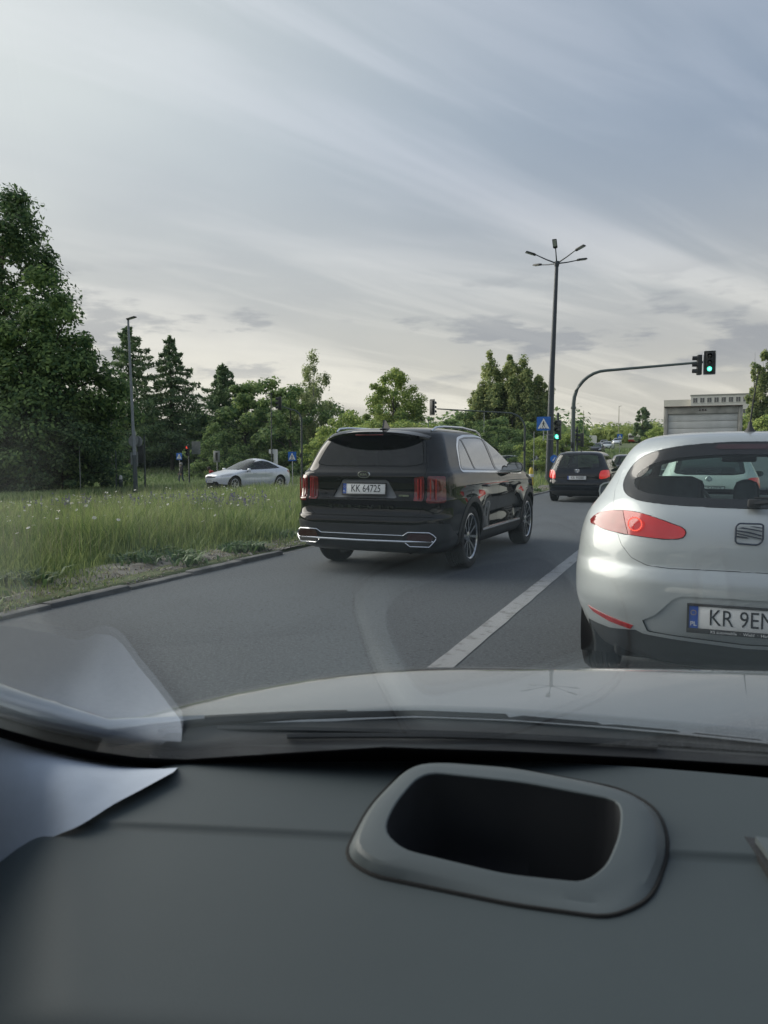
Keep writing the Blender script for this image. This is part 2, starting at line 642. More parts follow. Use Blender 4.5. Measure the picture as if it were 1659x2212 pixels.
# sandy strip between the kerb and the meadow
def strip_z(X, Y):
    return .034 + .012 * np.sin(Y * 1.7 + X * 5) * np.sin(X * 9 + Y * .6) + .010 * np.sin(Y * 4.1) * np.sin(X * 13) + .03 * smooth(KX - .1, KX - .9, X)
grid_sheet('sandy_verge', np.linspace(KX - 1.15, KX - .11, 12), np.linspace(1, 44, 260), strip_z, m_sand)

# pebbles and crumbs of earth on the strip
def pebbles():
    n = 2600
    y = 3 + 28 * rng.random(n) ** 1.6
    x = KX - .10 - np.abs(rng.normal(0, .32, n))
    s = .006 + .018 * rng.random(n) ** 3
    base = np.array([[1, 0, 0], [0, 1, 0], [-1, 0, 0], [0, -1, 0], [0, 0, .8], [0, 0, -.8]])
    tri = np.array([[0, 1, 4], [1, 2, 4], [2, 3, 4], [3, 0, 4], [1, 0, 5], [2, 1, 5], [3, 2, 5], [0, 3, 5]])
    jit = 1 + .5 * (rng.random((n, 6, 1)) - .5)
    V = base[None] * jit * s[:, None, None] + np.stack([x, y, strip_z(x, y) + s * .4], -1)[:, None]
    F = tri[None] + (np.arange(n) * 6)[:, None, None]
    m = mat('pebble', (.10, .095, .085), .9, alt=(.34, .33, .30), scale=3, island=True)
    o = link('pebbles', np_mesh('pebbles', V.reshape(-1, 3), F.reshape(-1, 3)), m)
    tag(o, 'pale pebbles and crumbs of earth on the strip along the kerb', 'pebbles', kind='stuff')
pebbles()


# ------------------------------------------------------------------ grass and wild flowers
m_grass = mat('grass blades', (.120, .205, .062), .6, alt=(.40, .47, .17), scale=.7, island=True, space='World', trans=.35)
m_straw = mat('grass stalks', (.17, .20, .10), .7, alt=(.34, .33, .20), scale=1.5, island=True, space='World', trans=.25)
m_field = mat('far grass', (.13, .20, .075), .7, alt=(.25, .32, .14), scale=.5, island=True, space='World', trans=.3)


def blades(name, x, y, h, w, lean, material, label, seed, z0=None):
    r = np.random.default_rng(seed)
    n = len(x)
    z = terrain(x, y) + .02 if z0 is None else z0
    a = r.random(n) * 2 * math.pi
    dirv = np.stack([np.cos(a), np.sin(a), np.zeros(n)], -1)
    side = np.stack([-np.sin(a + r.normal(0, .8, n)), np.cos(a), np.zeros(n)], -1)
    side /= np.linalg.norm(side, axis=1, keepdims=True)
    b = np.stack([x, y, z], -1)
    ln = (lean * h)[:, None]
    m1 = b + dirv * ln * .28 + np.stack([0 * h, 0 * h, h * .55], -1)
    tp = b + dirv * ln + np.stack([0 * h, 0 * h, h * (1 - .25 * lean)], -1)
    ww = w[:, None]
    V = np.stack([b - side * ww * .5, b + side * ww * .5, m1 + side * ww * .42, m1 - side * ww * .42, tp], 1).reshape(-1, 3)
    k = (np.arange(n) * 5)[:, None]
    F = np.concatenate([k + np.array([[0, 1, 2]]), k + np.array([[0, 2, 3]]), k + np.array([[3, 2, 4]])])
    o = link(name, np_mesh(name, V, F), material)
    tag(o, label, 'grass', kind='stuff')
    return o


def polar(n, u0, u1, d0, d1, seed, power=1.0):
    """random ground points spread evenly over a wedge in front of the viewpoint"""
    r = np.random.default_rng(seed)
    u = u0 + (u1 - u0) * r.random(n)
    t = r.random(n) ** power
    d = 1 / (1 / d0 + t * (1 / d1 - 1 / d0))
    rx = (u - 829.5) / 1661
    x = d * (FW[0] / math.cos(PITCH) + rx * RT[0]); y = d * (FW[1] / math.cos(PITCH) + rx * RT[1])
    return x, y, d, r


def meadow():
    x, y, d, r = polar(400000, -520, 1330, 4.5, 48, 11, .85)
    clump = (np.sin(x * 1.9 + 1.3 * np.sin(y * .8)) * np.sin(y * 1.3 + 1.1 * np.sin(x * .9)) + 1) / 2
    edge = (KX - .46) - x + .28 * np.sin(y * 1.1) * np.sin(y * .37 + 2) + .12 * np.sin(y * 3.3) + r.normal(0, .16, len(x))
    ok = (edge > 0) & (x > -17.3) & (y < 44.5) & (y > 0)
    # thin out where it meets the sand
    ok &= r.random(len(x)) < np.clip(.25 + edge * 1.1, 0, 1)
    x, y, d, edge, clump = x[ok], y[ok], d[ok], edge[ok], clump[ok]
    n = len(x)
    h = np.clip(.06 + .40 * smooth(.15, 1.5, edge), .05, .5) * (.55 + .75 * r.random(n)) * (.72 + .5 * clump)
    h = np.where(x < -16, h * .8, h)
    w = (.0045 + .00055 * d) * (.7 + .6 * r.random(n))
    blades('meadow_grass', x, y, h, w, .15 + .5 * r.random(n) ** 1.5, m_grass, 'tall green meadow grass on the wide median', 1)
    k = r.random(n) < .055
    k &= edge > .8
    blades('meadow_stalks', x[k], y[k], h[k] * 1.0 + .18 + .10 * r.random(k.sum()), w[k] * .55, .08 + .25 * r.random(k.sum()), m_straw,
           'straw coloured seed stalks standing above the median grass', 2)
meadow()


def verge_litter():
    # dry blades, dead stalks and low weeds along the sandy edge
    r = np.random.default_rng(77)
    n = 5200
    y = 2.5 + 30 * r.random(n) ** 1.7
    x = KX - .14 - np.abs(r.normal(.30, .34, n))
    m = mat('dry grass litter', (.12, .10, .055), .9, alt=(.34, .30, .19), scale=2., island=True, space='World')
    z0 = np.where(x > KX - 1.1, strip_z(x, y), .06)
    blades('verge_litter', x, y, .02 + .06 * r.random(n) ** 2, .005 + .006 * r.random(n), 1.5 + 2.2 * r.random(n), m, 'dry straw and dead stalks lying on the sandy strip by the kerb', 9, z0)
    cl = r.random((70, 2))
    X, Y = [], []
    for a, q in cl:
        cx, cy = KX - .3 - 1.2 * a, 3 + 26 * q ** 1.6
        k = r.integers(25, 70)
        X.append(cx + r.normal(0, .09, k)); Y.append(cy + r.normal(0, .13, k))
    x, y = np.concatenate(X), np.concatenate(Y)
    ok = x < KX - .1
    x, y = x[ok], y[ok]
    n = len(x)
    m = mat('broad weed leaves', (.045, .105, .040), .55, alt=(.14, .23, .085), scale=3., island=True, space='World', trans=.3)
    blades('verge_weeds', x, y, .07 + .12 * r.random(n), .022 + .02 * r.random(n), .8 + 1.0 * r.random(n), m, 'low broad-leaved weeds in tufts along the sandy strip', 10, np.where(x > KX - 1.1, strip_z(x, y), .06))


verge_litter()


def far_field():
    x, y, d, r = polar(90000, -450, 1180, 30, 120, 21, .8)
    ok = (x < -24.9)
    x, y, d = x[ok], y[ok], d[ok]
    n = len(x)
    blades('field_grass', x, y, .22 + .25 * r.random(n), (.006 + .0011 * d), .2 + .4 * r.random(n), m_field,
           'pale mown grass field beyond the opposite carriageway', 3)
    x, y, d, r = polar(26000, 1100, 1400, 26, 120, 22, .8)
    ok = (x < KX - .4) & (x > -17.3) & ((y > 58))
    ok |= (x < -24.9) & (y > 57.5)
    x, y, d = x[ok], y[ok], d[ok]
    n = len(x)
    blades('junction_grass', x, y, .25 + .3 * r.random(n), (.004 + .0009 * d), .2 + .4 * r.random(n), m_field,
           'rough grass on the island past the junction', 4)
    n = 9000
    x = 9.6 + 9 * r.random(n) ** 1.5; y = -10 + 130 * r.random(n)
    blades('right_verge_grass', x, y, .2 + .3 * r.random(n), np.full(n, .05), .2 + .4 * r.random(n), m_field,
           'grass verge along the right side of the road', 5)
far_field()


def flowers():
    r = np.random.default_rng(5)
    m_w = mat('white petals', (.70, .71, .68), .6, trans=.2, vary=.1)
    m_y = mat('yellow flower eye', (.55, .36, .04), .6)
    m_p = mat('purple florets', (.10, .085, .20), .6, alt=(.19, .16, .34), scale=30, island=True, trans=.2)
    # clusters of ox-eye daisies: (picture column, distance, spread, count)
    cl = [(40, 14, .9, 16), (95, 16, 1.0, 14), (60, 9.6, .5, 5), (185, 16, .5, 8), (215, 13, .5, 12), (130, 10.5, .9, 9), (250, 20, .9, 7), (190, 11, .5, 6),
          (300, 22, 1.0, 6), (430, 19, .5, 5), (445, 15, .7, 16), (465, 14.5, .4, 7), (480, 22, .9, 8), (520, 17, .9, 6), (560, 20, 1.2, 7),
          (600, 24, 1.5, 7), (640, 20, 1.0, 5), (505, 26, 1.5, 6), (350, 17, 1.6, 8), (20, 20, 1.5, 7), (520, 12.5, .9, 5), (330, 12, 1.2, 6), (-60, 14, 1.5, 9)]
    P = []
    for u, d, s, k in cl:
        x, y, z = spot(u, d)
        for _ in range(int(k * 1.5)):
            P.append((x + r.normal(0, s * 1.5), y + r.normal(0, s * 1.5), .36 + .18 * r.random()))
    P = np.array([p for p in P if p[0] < KX - 1.5])
    P[:, 2] += terrain(P[:, 0], P[:, 1])
    n = len(P)

    def discs(name, P, rad, m, label, k=9, lift=0.):
        V, F = [], []
        for i, p in enumerate(P):
            nrm = Vector((r.normal(0, .45) + .1, r.normal(0, .45) - .35, 1)).normalized()
            a = nrm.orthogonal().normalized(); b = nrm.cross(a)
            c = Vector(p) + nrm * lift
            base = len(V)
            V.append(c + nrm * .004)
            for j in range(k * 2):
                t = math.pi * j / k
                q = rad[i] * (1.0 if j % 2 == 0 else .72)
                V.append(c + (a * math.cos(t) + b * math.sin(t)) * q - nrm * .003)
            for j in range(k * 2):
                F.append((base, base + 1 + j, base + 1 + (j + 1) % (k * 2)))
        o = link(name, np_mesh(name, np.array([tuple(v) for v in V]), np.array(F)), m)
        return tag(o, label, 'flowers', kind='stuff')
    rad = .013 + .013 * r.random(n) + .00055 * np.linalg.norm(P[:, :2], axis=1)
    discs('white_wildflowers', P, rad, m_w, 'white ox-eye daisies scattered over the median grass')
    discs('flower_eyes', P, rad * .32, m_y, 'yellow eyes of the white daisies', 5, .005)
    mb_x, mb_y = P[:, 0], P[:, 1]
    blades('flower_stems', mb_x, mb_y, P[:, 2] - terrain(mb_x, mb_y), np.full(n, .006), np.zeros(n) + .01, m_grass, 'thin green stems of the white daisies', 8)
    # drifts of purple sage
    cl = [(165, 17, .55, 26), (150, 15.5, .5, 16), (320, 15.5, .7, 22), (345, 17, .5, 14), (425, 15.0, .8, 26), (480, 15.5, .6, 30), (500, 15.2, .35, 20), (570, 16, .8, 8), (395, 18, .8, 10)]
    V, F = [], []
    for u, d, s, k in cl:
        x0, y0, z0 = spot(u, d)
        for _ in range(k):
            x, y = x0 + r.normal(0, s), y0 + r.normal(0, s)
            zb = float(terrain(x, y)) + .28 + .12 * r.random(); hh = .12 + .14 * r.random()
            for _ in range(16):
                t = r.random(); q = .018 * (1 - .6 * t)
                c = np.array([x + r.normal(0, q), y + r.normal(0, q), zb + t * hh])
                e1 = r.normal(0, 1, 3); e1 /= np.linalg.norm(e1); e2 = np.cross(e1, r.normal(0, 1, 3)); e2 /= np.linalg.norm(e2)
                b = len(V); sz = .010 + .006 * r.random()
                V += [c - e1 * sz, c + e2 * sz, c + e1 * sz, c - e2 * sz]; F.append((b, b + 1, b + 2, b + 3))
    o = link('purple_wildflowers', np_mesh('purple_wildflowers', np.array(V), np.array(F)), m_p)
    tag(o, 'drifts of purple sage spikes among the median grass', 'flowers', kind='stuff')
flowers()


# ------------------------------------------------------------------ trees
def leaf_mat(name, a, b, trans=.5):
    return mat(name, a, .62, alt=b, scale=.55, island=True, space='World', trans=trans, spec=.3)


m_bark = mat('bark', (.045, .040, .034), .95, alt=(.10, .09, .075), scale=6, bump=.6, bscale=20)
m_birch = mat('birch bark', (.16, .16, .15), .9, alt=(.46, .46, .44), scale=5, bump=.3, bscale=20)
L_maple = leaf_mat('maple leaves', (.055, .120, .050), (.240, .350, .120))
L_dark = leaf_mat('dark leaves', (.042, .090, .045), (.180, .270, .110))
L_larch = leaf_mat('larch needles', (0.077, 0.134, 0.075), (0.224, 0.314, 0.150), .25)
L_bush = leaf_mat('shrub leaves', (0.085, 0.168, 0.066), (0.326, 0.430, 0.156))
L_light = leaf_mat('light leaves', (0.156, 0.255, 0.072), (0.510, 0.591, 0.180))
L_poplar = leaf_mat('poplar leaves', (0.127, 0.202, 0.084), (0.467, 0.511, 0.204))
L_birch = leaf_mat('birch leaves', (0.184, 0.242, 0.120), (0.481, 0.538, 0.264))
L_far = leaf_mat('far wood leaves', (0.113, 0.181, 0.102), (0.227, 0.309, 0.144))
L_farl = leaf_mat('far lime leaves', (0.241, 0.316, 0.108), (0.467, 0.538, 0.192))


def leaves_np(C, Nn, size, r, slim=.55):
    """diamond leaves folded along the middle: centres, normals, sizes"""
    n = len(C)
    Nn = Nn / (np.linalg.norm(Nn, axis=1, keepdims=True) + 1e-9)
    t = r.normal(0, 1, (n, 3))
    a = np.cross(Nn, t); a /= np.linalg.norm(a, axis=1, keepdims=True) + 1e-9
    b = np.cross(Nn, a)
    s = size[:, None]
    V = np.stack([C - a * s * .5, C + b * s * slim * .5 - Nn * s * .10, C + a * s * .5 - Nn * s * .12, C - b * s * slim * .5 - Nn * s * .10], 1).reshape(-1, 3)
    k = (np.arange(n) * 4)[:, None]
    F = np.concatenate([k + np.array([[0, 1, 2]]), k + np.array([[0, 2, 3]])])
    return V, F


def crown_points(H, rad, base, prof, nclump, per, crad, r, shell=.55, flat=.75):
    """leaf positions gathered in clumps through an envelope; prof: (height fraction, radius fraction)"""
    ph, pr = zip(*prof)
    cs = []
    while len(cs) < nclump:
        t = r.random(); a = r.random() * 2 * math.pi
        R_ = np.interp(t, ph, pr) * rad
        R_ *= 1 + .22 * math.sin(3 * a + 7 * t + rad) + .13 * math.sin(5 * a - 9 * t)
        if r.random() > R_ / (rad * 1.1) + .05: continue
        q = R_ * (shell + (1 - shell) * math.sqrt(r.random())) if r.random() < .75 else R_ * math.sqrt(r.random())
        cs.append((q * math.cos(a), q * math.sin(a), base + t * (H - base)))
    cs = np.array(cs)
    cr = crad * (.55 + .8 * r.random(nclump))
    idx = np.repeat(np.arange(nclump), per)
    n = len(idx)
    d = r.normal(0, 1, (n, 3)); d /= np.linalg.norm(d, axis=1, keepdims=True)
    rr = r.random(n) ** .45
    off = d * rr[:, None] * cr[idx][:, None] * np.array([1, 1, flat])
    C = cs[idx] + off
    ax = np.stack([cs[idx, 0], cs[idx, 1], np.zeros(n)], -1)
    nrm = d * .8 + np.array([0, 0, .75]) + ax / (np.linalg.norm(ax, axis=1, keepdims=True) + 1e-6) * .35 + r.normal(0, .55, (n, 3))
    return cs, C, nrm


def trunk_mesh(H, r0, cs, r, nlimb, bark, parent, fork=.25, top=.8):
    b = MB()
    k = 9
    pts = [(.04 * H * .25 * math.sin(i * 1.3) * i / k, .03 * H * .25 * math.cos(i * 1.7) * i / k, H * top * i / (k - 1)) for i in range(k)]
    b.tube(pts, [r0 * (1.25 if i == 0 else 1) * (1 - .85 * i / (k - 1)) for i in range(k)], 8)
    order = r.permutation(len(cs))[:nlimb]
    for j in order:
        c = cs[j]
        zt = max(fork * H, min(c[2] - .12 * H, H * top * .93)) * (.75 + .25 * r.random())
        p0 = np.array([np.interp(zt, [p[2] for p in pts], [p[0] for p in pts]), np.interp(zt, [p[2] for p in pts], [p[1] for p in pts]), zt])
        m = p0 * .45 + c * .55 + np.array([0, 0, .04 * H])
        rr = r0 * .42 * (1 - .7 * zt / H)
        b.tube([p0, (p0 * 2 + m) / 3 + np.array([0, 0, .01 * H]), m, c], [rr, rr * .75, rr * .5, rr * .18], 5, caps=False)
    return b.done('trunk', bark, parent, angle=60)


PROFS = {
    'column': [(0, 1), (.4, 1), (.7, .95), (.88, .85), (.96, .62), (1, .35)],
    'round': [(0, .35), (.15, .8), (.4, 1), (.7, .85), (.9, .5), (1, .15)],
    'tall': [(0, .55), (.2, .95), (.45, 1), (.7, .85), (.88, .62), (1, .2)],
    'skirt': [(0, .95), (.2, 1), (.45, .92), (.7, .65), (.9, .32), (1, .1)],
    'bush': [(0, .9), (.3, 1), (.6, .9), (.85, .6), (1, .2)],
    'plume': [(0, .5), (.2, .95), (.5, 1), (.8, .7), (1, .1)],
}


def broadleaf(name, label, loc, H, rad, base=.2, prof='round', nclump=90, per=150, crad=.6, leaf=.16, lm=None, bark=None, seed=1, nlimb=26, cat='tree', group=None, r0=None, slim=.6, shell=.55):
    r = np.random.default_rng(seed)
    t = tag(empty(name, loc, r.random() * 6), label, cat, group)
    cs, C, nrm = crown_points(H, rad, base * H, PROFS[prof], nclump, per, crad, r, shell)
    V, F = leaves_np(C, nrm, leaf * (.6 + .8 * r.random(len(C))), r, slim)
    link('crown', np_mesh('crown', V, F), lm, t)
    trunk_mesh(H, r0 or .022 * H + .03, cs, r, nlimb, bark or m_bark, t, fork=max(.06, base))
    return t


def place_copy(src, label, loc, s=1., rz=0., sz=None, group=None):
    c = copy_tree(src)
    c.location = loc
    c.rotation_euler = (0, 0, rz)
    c.scale = (s, s, sz or s)
    c['label'] = label
    if group: c['group'] = group
    return c


def larch(name, label, loc, H, rad, seed, lm=None, base=.14, dens=1., droop=.35, spread=None):
    """conifer: whorls of long limbs that sag and turn up, hung with needle sprays"""
    r = np.random.default_rng(seed)
    t = tag(empty(name, loc, r.random() * 6), label, 'tree', 'conifers behind the opposite carriageway')
    b = MB()
    b.tube([(0, 0, 0), (.03, .02, H * .4), (0, .04, H * .8), (.02, 0, H)], [.016 * H, .012 * H, .005 * H, .01], 7)
    C, Nn = [], []
    nb = int(76 * dens)
    for i in range(nb):
        f = (i + r.random()) / nb
        z = H * (base + (1 - base) * f)
        ln = rad * ((1 - f) ** .75) * (.55 + .6 * r.random()) + .15
        a = i * 2.4 + r.normal(0, .3)
        dx, dy = math.cos(a), math.sin(a)
        pts = []
        for s in np.linspace(0, 1, 7):
            dz = (.16 * s - droop * s ** 1.6 + .18 * s ** 4) * ln
            pts.append(np.array([dx * ln * s, dy * ln * s, z + dz]))
        rr = .012 * ln + .012
        b.tube(pts, [rr * (1 - .8 * k / 6) for k in range(7)], 4, caps=False)
        k = int(190 * (ln / rad + .25))
        s = r.random(k) ** .7
        P = np.array([np.interp(s, np.linspace(0, 1, 7), [p[j] for p in pts]) for j in range(3)]).T
        wv = (.20 * ln * np.sin(math.pi * np.clip(s * .9 + .08, 0, 1)))
        sd = r.normal(0, .6, k) * wv
        hang = -np.abs(r.normal(0, .22, k)) * (.35 + .4 * rad / 3)
        P += np.stack([-dy * sd, dx * sd, hang], -1)
        C.append(P)
        Nn.append(np.stack([r.normal(0, 1, k), r.normal(0, 1, k), r.normal(.5, .5, k)], -1))
    C, Nn = np.concatenate(C), np.concatenate(Nn)
    V, F = leaves_np(C, Nn, .50 * (.5 + .9 * r.random(len(C))), r, .30)
    link('crown', np_mesh('crown', V, F), lm or L_larch, t)
    b.done('trunk', m_bark, t)
    return t


# the big dark trees at the left
S = spot
broadleaf('tall_tree', 'tallest dark broadleaf tree at the left edge of the meadow', S(4, 43.9), 16.7, 3.1, .10, 'column', 210, 215, .92, .22, L_dark, seed=3, nlimb=44)
broadleaf('maple_tree', 'broad dark maple spreading its boughs right of the tallest tree', S(104, 39.9), 11.2, 3.5, .05, 'skirt', 210, 200, .82, .23, L_maple, seed=8, nlimb=44)
broadleaf('maple_tree', 'dark maple behind the tallest tree, mostly outside the left edge', S(-130, 41.23), 12.5, 4.0, .08, 'skirt', 130, 240, .98, .24, L_maple, seed=12, nlimb=30)
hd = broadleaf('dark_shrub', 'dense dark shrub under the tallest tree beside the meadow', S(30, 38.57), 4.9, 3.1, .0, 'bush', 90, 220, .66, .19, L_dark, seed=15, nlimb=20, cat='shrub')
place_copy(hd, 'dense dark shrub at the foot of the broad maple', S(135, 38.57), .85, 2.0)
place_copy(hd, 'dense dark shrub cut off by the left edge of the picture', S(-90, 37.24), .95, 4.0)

# larches and spruce behind the opposite carriageway
larch('larch_tree', 'leftmost larch, behind the tall grey street lamp pole', S(283, 80), 15.2, 6.2, 31, droop=.30)
larch('larch_tree', 'pointed larch between the grey lamp pole and the walking person', S(372, 83.2), 14.6, 5.6, 32, droop=.42)
larch('spruce_tree', 'bushy spruce standing right of the pointed larch', S(484, 89.6), 12.2, 5.8, 33, L_larch, .1, 1.2, .22)
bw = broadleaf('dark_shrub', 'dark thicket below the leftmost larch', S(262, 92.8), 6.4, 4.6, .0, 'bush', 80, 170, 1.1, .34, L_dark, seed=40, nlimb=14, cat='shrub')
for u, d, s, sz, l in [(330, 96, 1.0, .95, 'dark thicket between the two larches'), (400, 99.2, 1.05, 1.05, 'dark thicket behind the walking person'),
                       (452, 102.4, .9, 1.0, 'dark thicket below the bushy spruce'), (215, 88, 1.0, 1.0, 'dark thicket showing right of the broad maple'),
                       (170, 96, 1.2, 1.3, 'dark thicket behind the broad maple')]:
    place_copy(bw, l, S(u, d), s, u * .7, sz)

# shrubs and trees along the far side
GB = 'trees and shrubs behind the silver saloon'
bs = broadleaf('green_shrub', 'tall green shrub directly behind the bonnet of the silver saloon', S(470, 72), 5.0, 2.5, .0, 'bush', 70, 190, .5, .19, L_bush, seed=50, nlimb=14, cat='shrub', group=GB)
for u, d, s, sz, l in [(530, 84, 2.1, 1.89, 'broad green shrub behind the roof of the silver saloon'),
                       (585, 90, 2.1, 2.03, 'dark green shrub behind the small black lamp post'),
                       (628, 78, 1.75, 1.75, 'green shrub behind the curved pole of the left signal arm'),
                       (668, 87, 2.1, 1.82, 'green shrub at the foot of the pale birch'),
                       (1010, 74, 1.18, 1.11, 'green shrub at the left foot of the tall poplars'),
                       (960, 66, 1.04, 0.851, 'green shrub below the dark signal head of the middle arm'),
                       (1075, 66, 1.11, 0.925, 'dark green shrub above the wing mirror of the black SUV'),
                       (1140, 72, 1.07, 0.851, 'green shrub left of the blue crossing sign')]:
    place_copy(bs, l, S(u, d), s, u * .31, sz, GB)
bl = broadleaf('willow_shrub', 'pale willow bush between the birch and the rounded tree', S(752, 60), 5.3, 2.3, .05, 'round', 70, 150, .55, .20, L_light, seed=60, nlimb=14, cat='shrub', group=GB)
for u, d, s, sz, l in [(705, 66, .9, .78, 'pale willow bush right behind the birch'), (805, 56, 1.0, .80, 'grey green willow bush above the left roof rail of the black SUV'),
                       (870, 58, 1.25, .82, 'grey green willow bush behind the roof of the black SUV'), (925, 64, 1.1, .80, 'pale willow bush right of the rounded tree'),
                       (548, 105, 1.4, 1.4, 'pale bushy tree peeping out between spruce and lamp post'), (1165, 60, .8, .55, 'yellowish bush below the blue crossing sign'),
                       (1222, 70, 1.1, .62, 'yellowish bush left of the green signal arm pole'), (780, 70, 1.1, .95, 'pale willow bush further back, left of the rounded tree')]:
    place_copy(bl, l, S(u, d), s, u * .53, sz, GB)
broadleaf('rounded_tree', 'rounded green tree standing above the roof of the black SUV', S(850, 75), 9.9, 2.75, .15, 'round', 130, 230, .75, .22, L_light, seed=70, nlimb=26)


def birch(loc, H, seed):
    r = np.random.default_rng(seed)
    t = tag(empty('birch_tree', loc), 'slender pale birch with hanging twigs left of the rounded tree', 'tree')
    cs, C, nrm = crown_points(H, 2.0, H * .3, [(0, .6), (.3, 1), (.6, .8), (.85, .5), (1, .1)], 80, 80, .42, r, .35, 1.5)
    # hanging twigs
    k = 160
    idx = r.integers(0, len(cs), k)
    D = []
    for i in idx:
        ln = .4 + .9 * r.random(); q = cs[i] + r.normal(0, .2, 3)
        z = r.random(16) * ln
        D.append(np.stack([q[0] + r.normal(0, .04, 16), q[1] + r.normal(0, .04, 16), q[2] - z], -1))
    C = np.concatenate([C] + D)
    nrm = np.concatenate([nrm, r.normal(0, 1, (k * 16, 3))])
    V, F = leaves_np(C, nrm, .19 * (.6 + .8 * r.random(len(C))), r, .6)
    link('crown', np_mesh('crown', V, F), L_birch, t)
    trunk_mesh(H, .12, cs, r, 24, m_birch, t, .28, .95)
birch(S(678, 80), 12.4, 80)


def poplar(name, label, loc, plumes, seed, lm, leaf=.25, per=150, crad=.52):
    """poplar: several upright plumes rising from a forked trunk; plumes: (dx, dy, height, radius, base)"""
    r = np.random.default_rng(seed)
    t = tag(empty(name, loc), label, 'tree')
    b = MB()
    Cs, Ns = [], []
    for dx, dy, H, rad, base in plumes:
        cs, C, nrm = crown_points(H, rad, base, PROFS['plume'], int(26 + rad * 22), per, crad, r, .45, 1.25)
        C[:, 0] += dx; C[:, 1] += dy; Cs.append(C); Ns.append(nrm)
        b.tube([(0, 0, 0), (dx * .25, dy * .25, base * .5), (dx * .8, dy * .8, base + .3), (dx, dy, H * .6), (dx, dy, H * .97)], [.24, .17, .11, .06, .01], 6)
        for c in cs[:9]:
            b.tube([(dx, dy, c[2] * .75), (dx + c[0], dy + c[1], c[2])], [.04, .01], 4, caps=False)
    C, Nn = np.concatenate(Cs), np.concatenate(Ns)
    V, F = leaves_np(C, Nn, leaf * (.6 + .8 * r.random(len(C))), r, .65)
    link('crown', np_mesh('crown', V, F), lm, t)
    b.done('trunk', m_bark, t)
    return t


poplar('poplar_tree', 'tall clump of poplars with several pointed tops left of the lamp mast', S(1092, 82),
       [(-1.8, -.2, 11.84, 1.04, 4), (.2, .8, 11.66, 1.30, 3.5), (1.9, 0, 11.21, 1.14, 4), (-3.4, 1.0, 9.08, 1.04, 3), (3.5, .6, 9.43, 1.14, 3), (-.8, -1.2, 9.35, 1.25, 3), (1.0, -1.2, 8.90, 1.25, 3),
        (2.6, -1.0, 8.46, 1.14, 2.5), (-2.6, -1.0, 7.74, 1.14, 2.5), (4.1, -.2, 7.39, 0.83, 2.5)], 90, L_poplar)
poplar('poplar_tree', 'pair of columnar poplars at the right edge behind the long van', S(1642, 120),
       [(-1.2, 0, 15.4, .9, 3), (.4, .5, 16.0, 1.0, 3), (2.2, 0, 14.6, 1.0, 3), (-.2, -.5, 11, 1.1, 2.5)], 91, L_poplar, .34, 90, .5)
rb = broadleaf('roadside_tree', 'light green bushy tree at the right edge below the columnar poplars', S(1672, 96), 4.6, 3.2, .02, 'bush', 70, 150, .7, .28, L_light, seed=95, nlimb=14)
place_copy(rb, 'light green bushy tree just right of the long white van', S(1615, 130), 1.15, 2.1)
place_copy(rb, 'light green bushy tree just left of the long white van', S(1425, 150), .9, 1.0, .75)
# far wood on the rise: one mass
def far_wood(name, label, u0, u1, d0, d1, n, hmin, hmax, lm, seed, per=60, leaf=.8, area=None):
    r = np.random.default_rng(seed)
    Cs, Ns = [], []
    for _ in range(n):
        u, d = u0 + (u1 - u0) * r.random(), d0 + (d1 - d0) * r.random()
        x, y, z = spot(u, d)
        if area:
            x, y = area[0] + (area[1] - area[0]) * r.random(), area[2] + (area[3] - area[2]) * r.random()
            z = float(terrain(x, y))
        H = hmin + (hmax - hmin) * r.random(); w = H * (.28 + .16 * r.random())
        dd = r.normal(0, 1, (per, 3)); dd /= np.linalg.norm(dd, axis=1, keepdims=True)
        C = dd * (r.random((per, 1)) ** .4) * np.array([w, w, H * .5]) + np.array([x, y, z + H * .5])
        Cs.append(C); Ns.append(dd + np.array([0, 0, .6]) + r.normal(0, .4, (per, 3)))
    C, Nn = np.concatenate(Cs), np.concatenate(Ns)
    V, F = leaves_np(C, Nn, leaf * (.6 + .8 * r.random(len(C))), r, .75)
    tag(link(name, np_mesh(name, V, F), lm), label, 'wood', kind='stuff')


far_wood('far_wood', 'dark far wood along the skyline of the rise', 1150, 1760, 270, 330, 170, 8, 11.5, L_far, 101, 130, 1.3)
far_wood('far_thicket', 'yellow green thicket on the far rise behind the white van', 1170, 1460, 205, 250, 95, 4.0, 7.5, L_farl, 102, 130, .9)
far_wood('left_far_wood', 'dark wood closing the view behind the larches', -300, 820, 125, 150, 120, 5.5, 8.5, L_dark, 103, 140, .6)
far_wood('middle_far_wood', 'green wood closing the view behind the poplars', 780, 1260, 120, 150, 60, 5.0, 8.5, L_bush, 104, 140, .8)
far_wood('right_roadside_wood', 'row of roadside trees on the right, seen only in the paint of the cars', 0, 1, 1, 2, 46, 4, 7.5, L_bush, 106, 130, .6, (34, 48, -12, 84))
far_wood('added_wood_behind', 'unseen dark trees added behind the viewer to darken reflections in the car paint', -2600, 4300, -38, -62, 190, 8, 13, L_dark, 105, 110, 1.3)  # out of view; added so the car paint mirrors dark trees, not bright sky
broadleaf('lone_tree', 'single upright tree rising above the far thicket', S(1386, 190), 8.6, 2.0, .05, 'plume', 50, 110, .8, .5, L_far, seed=110, nlimb=10)

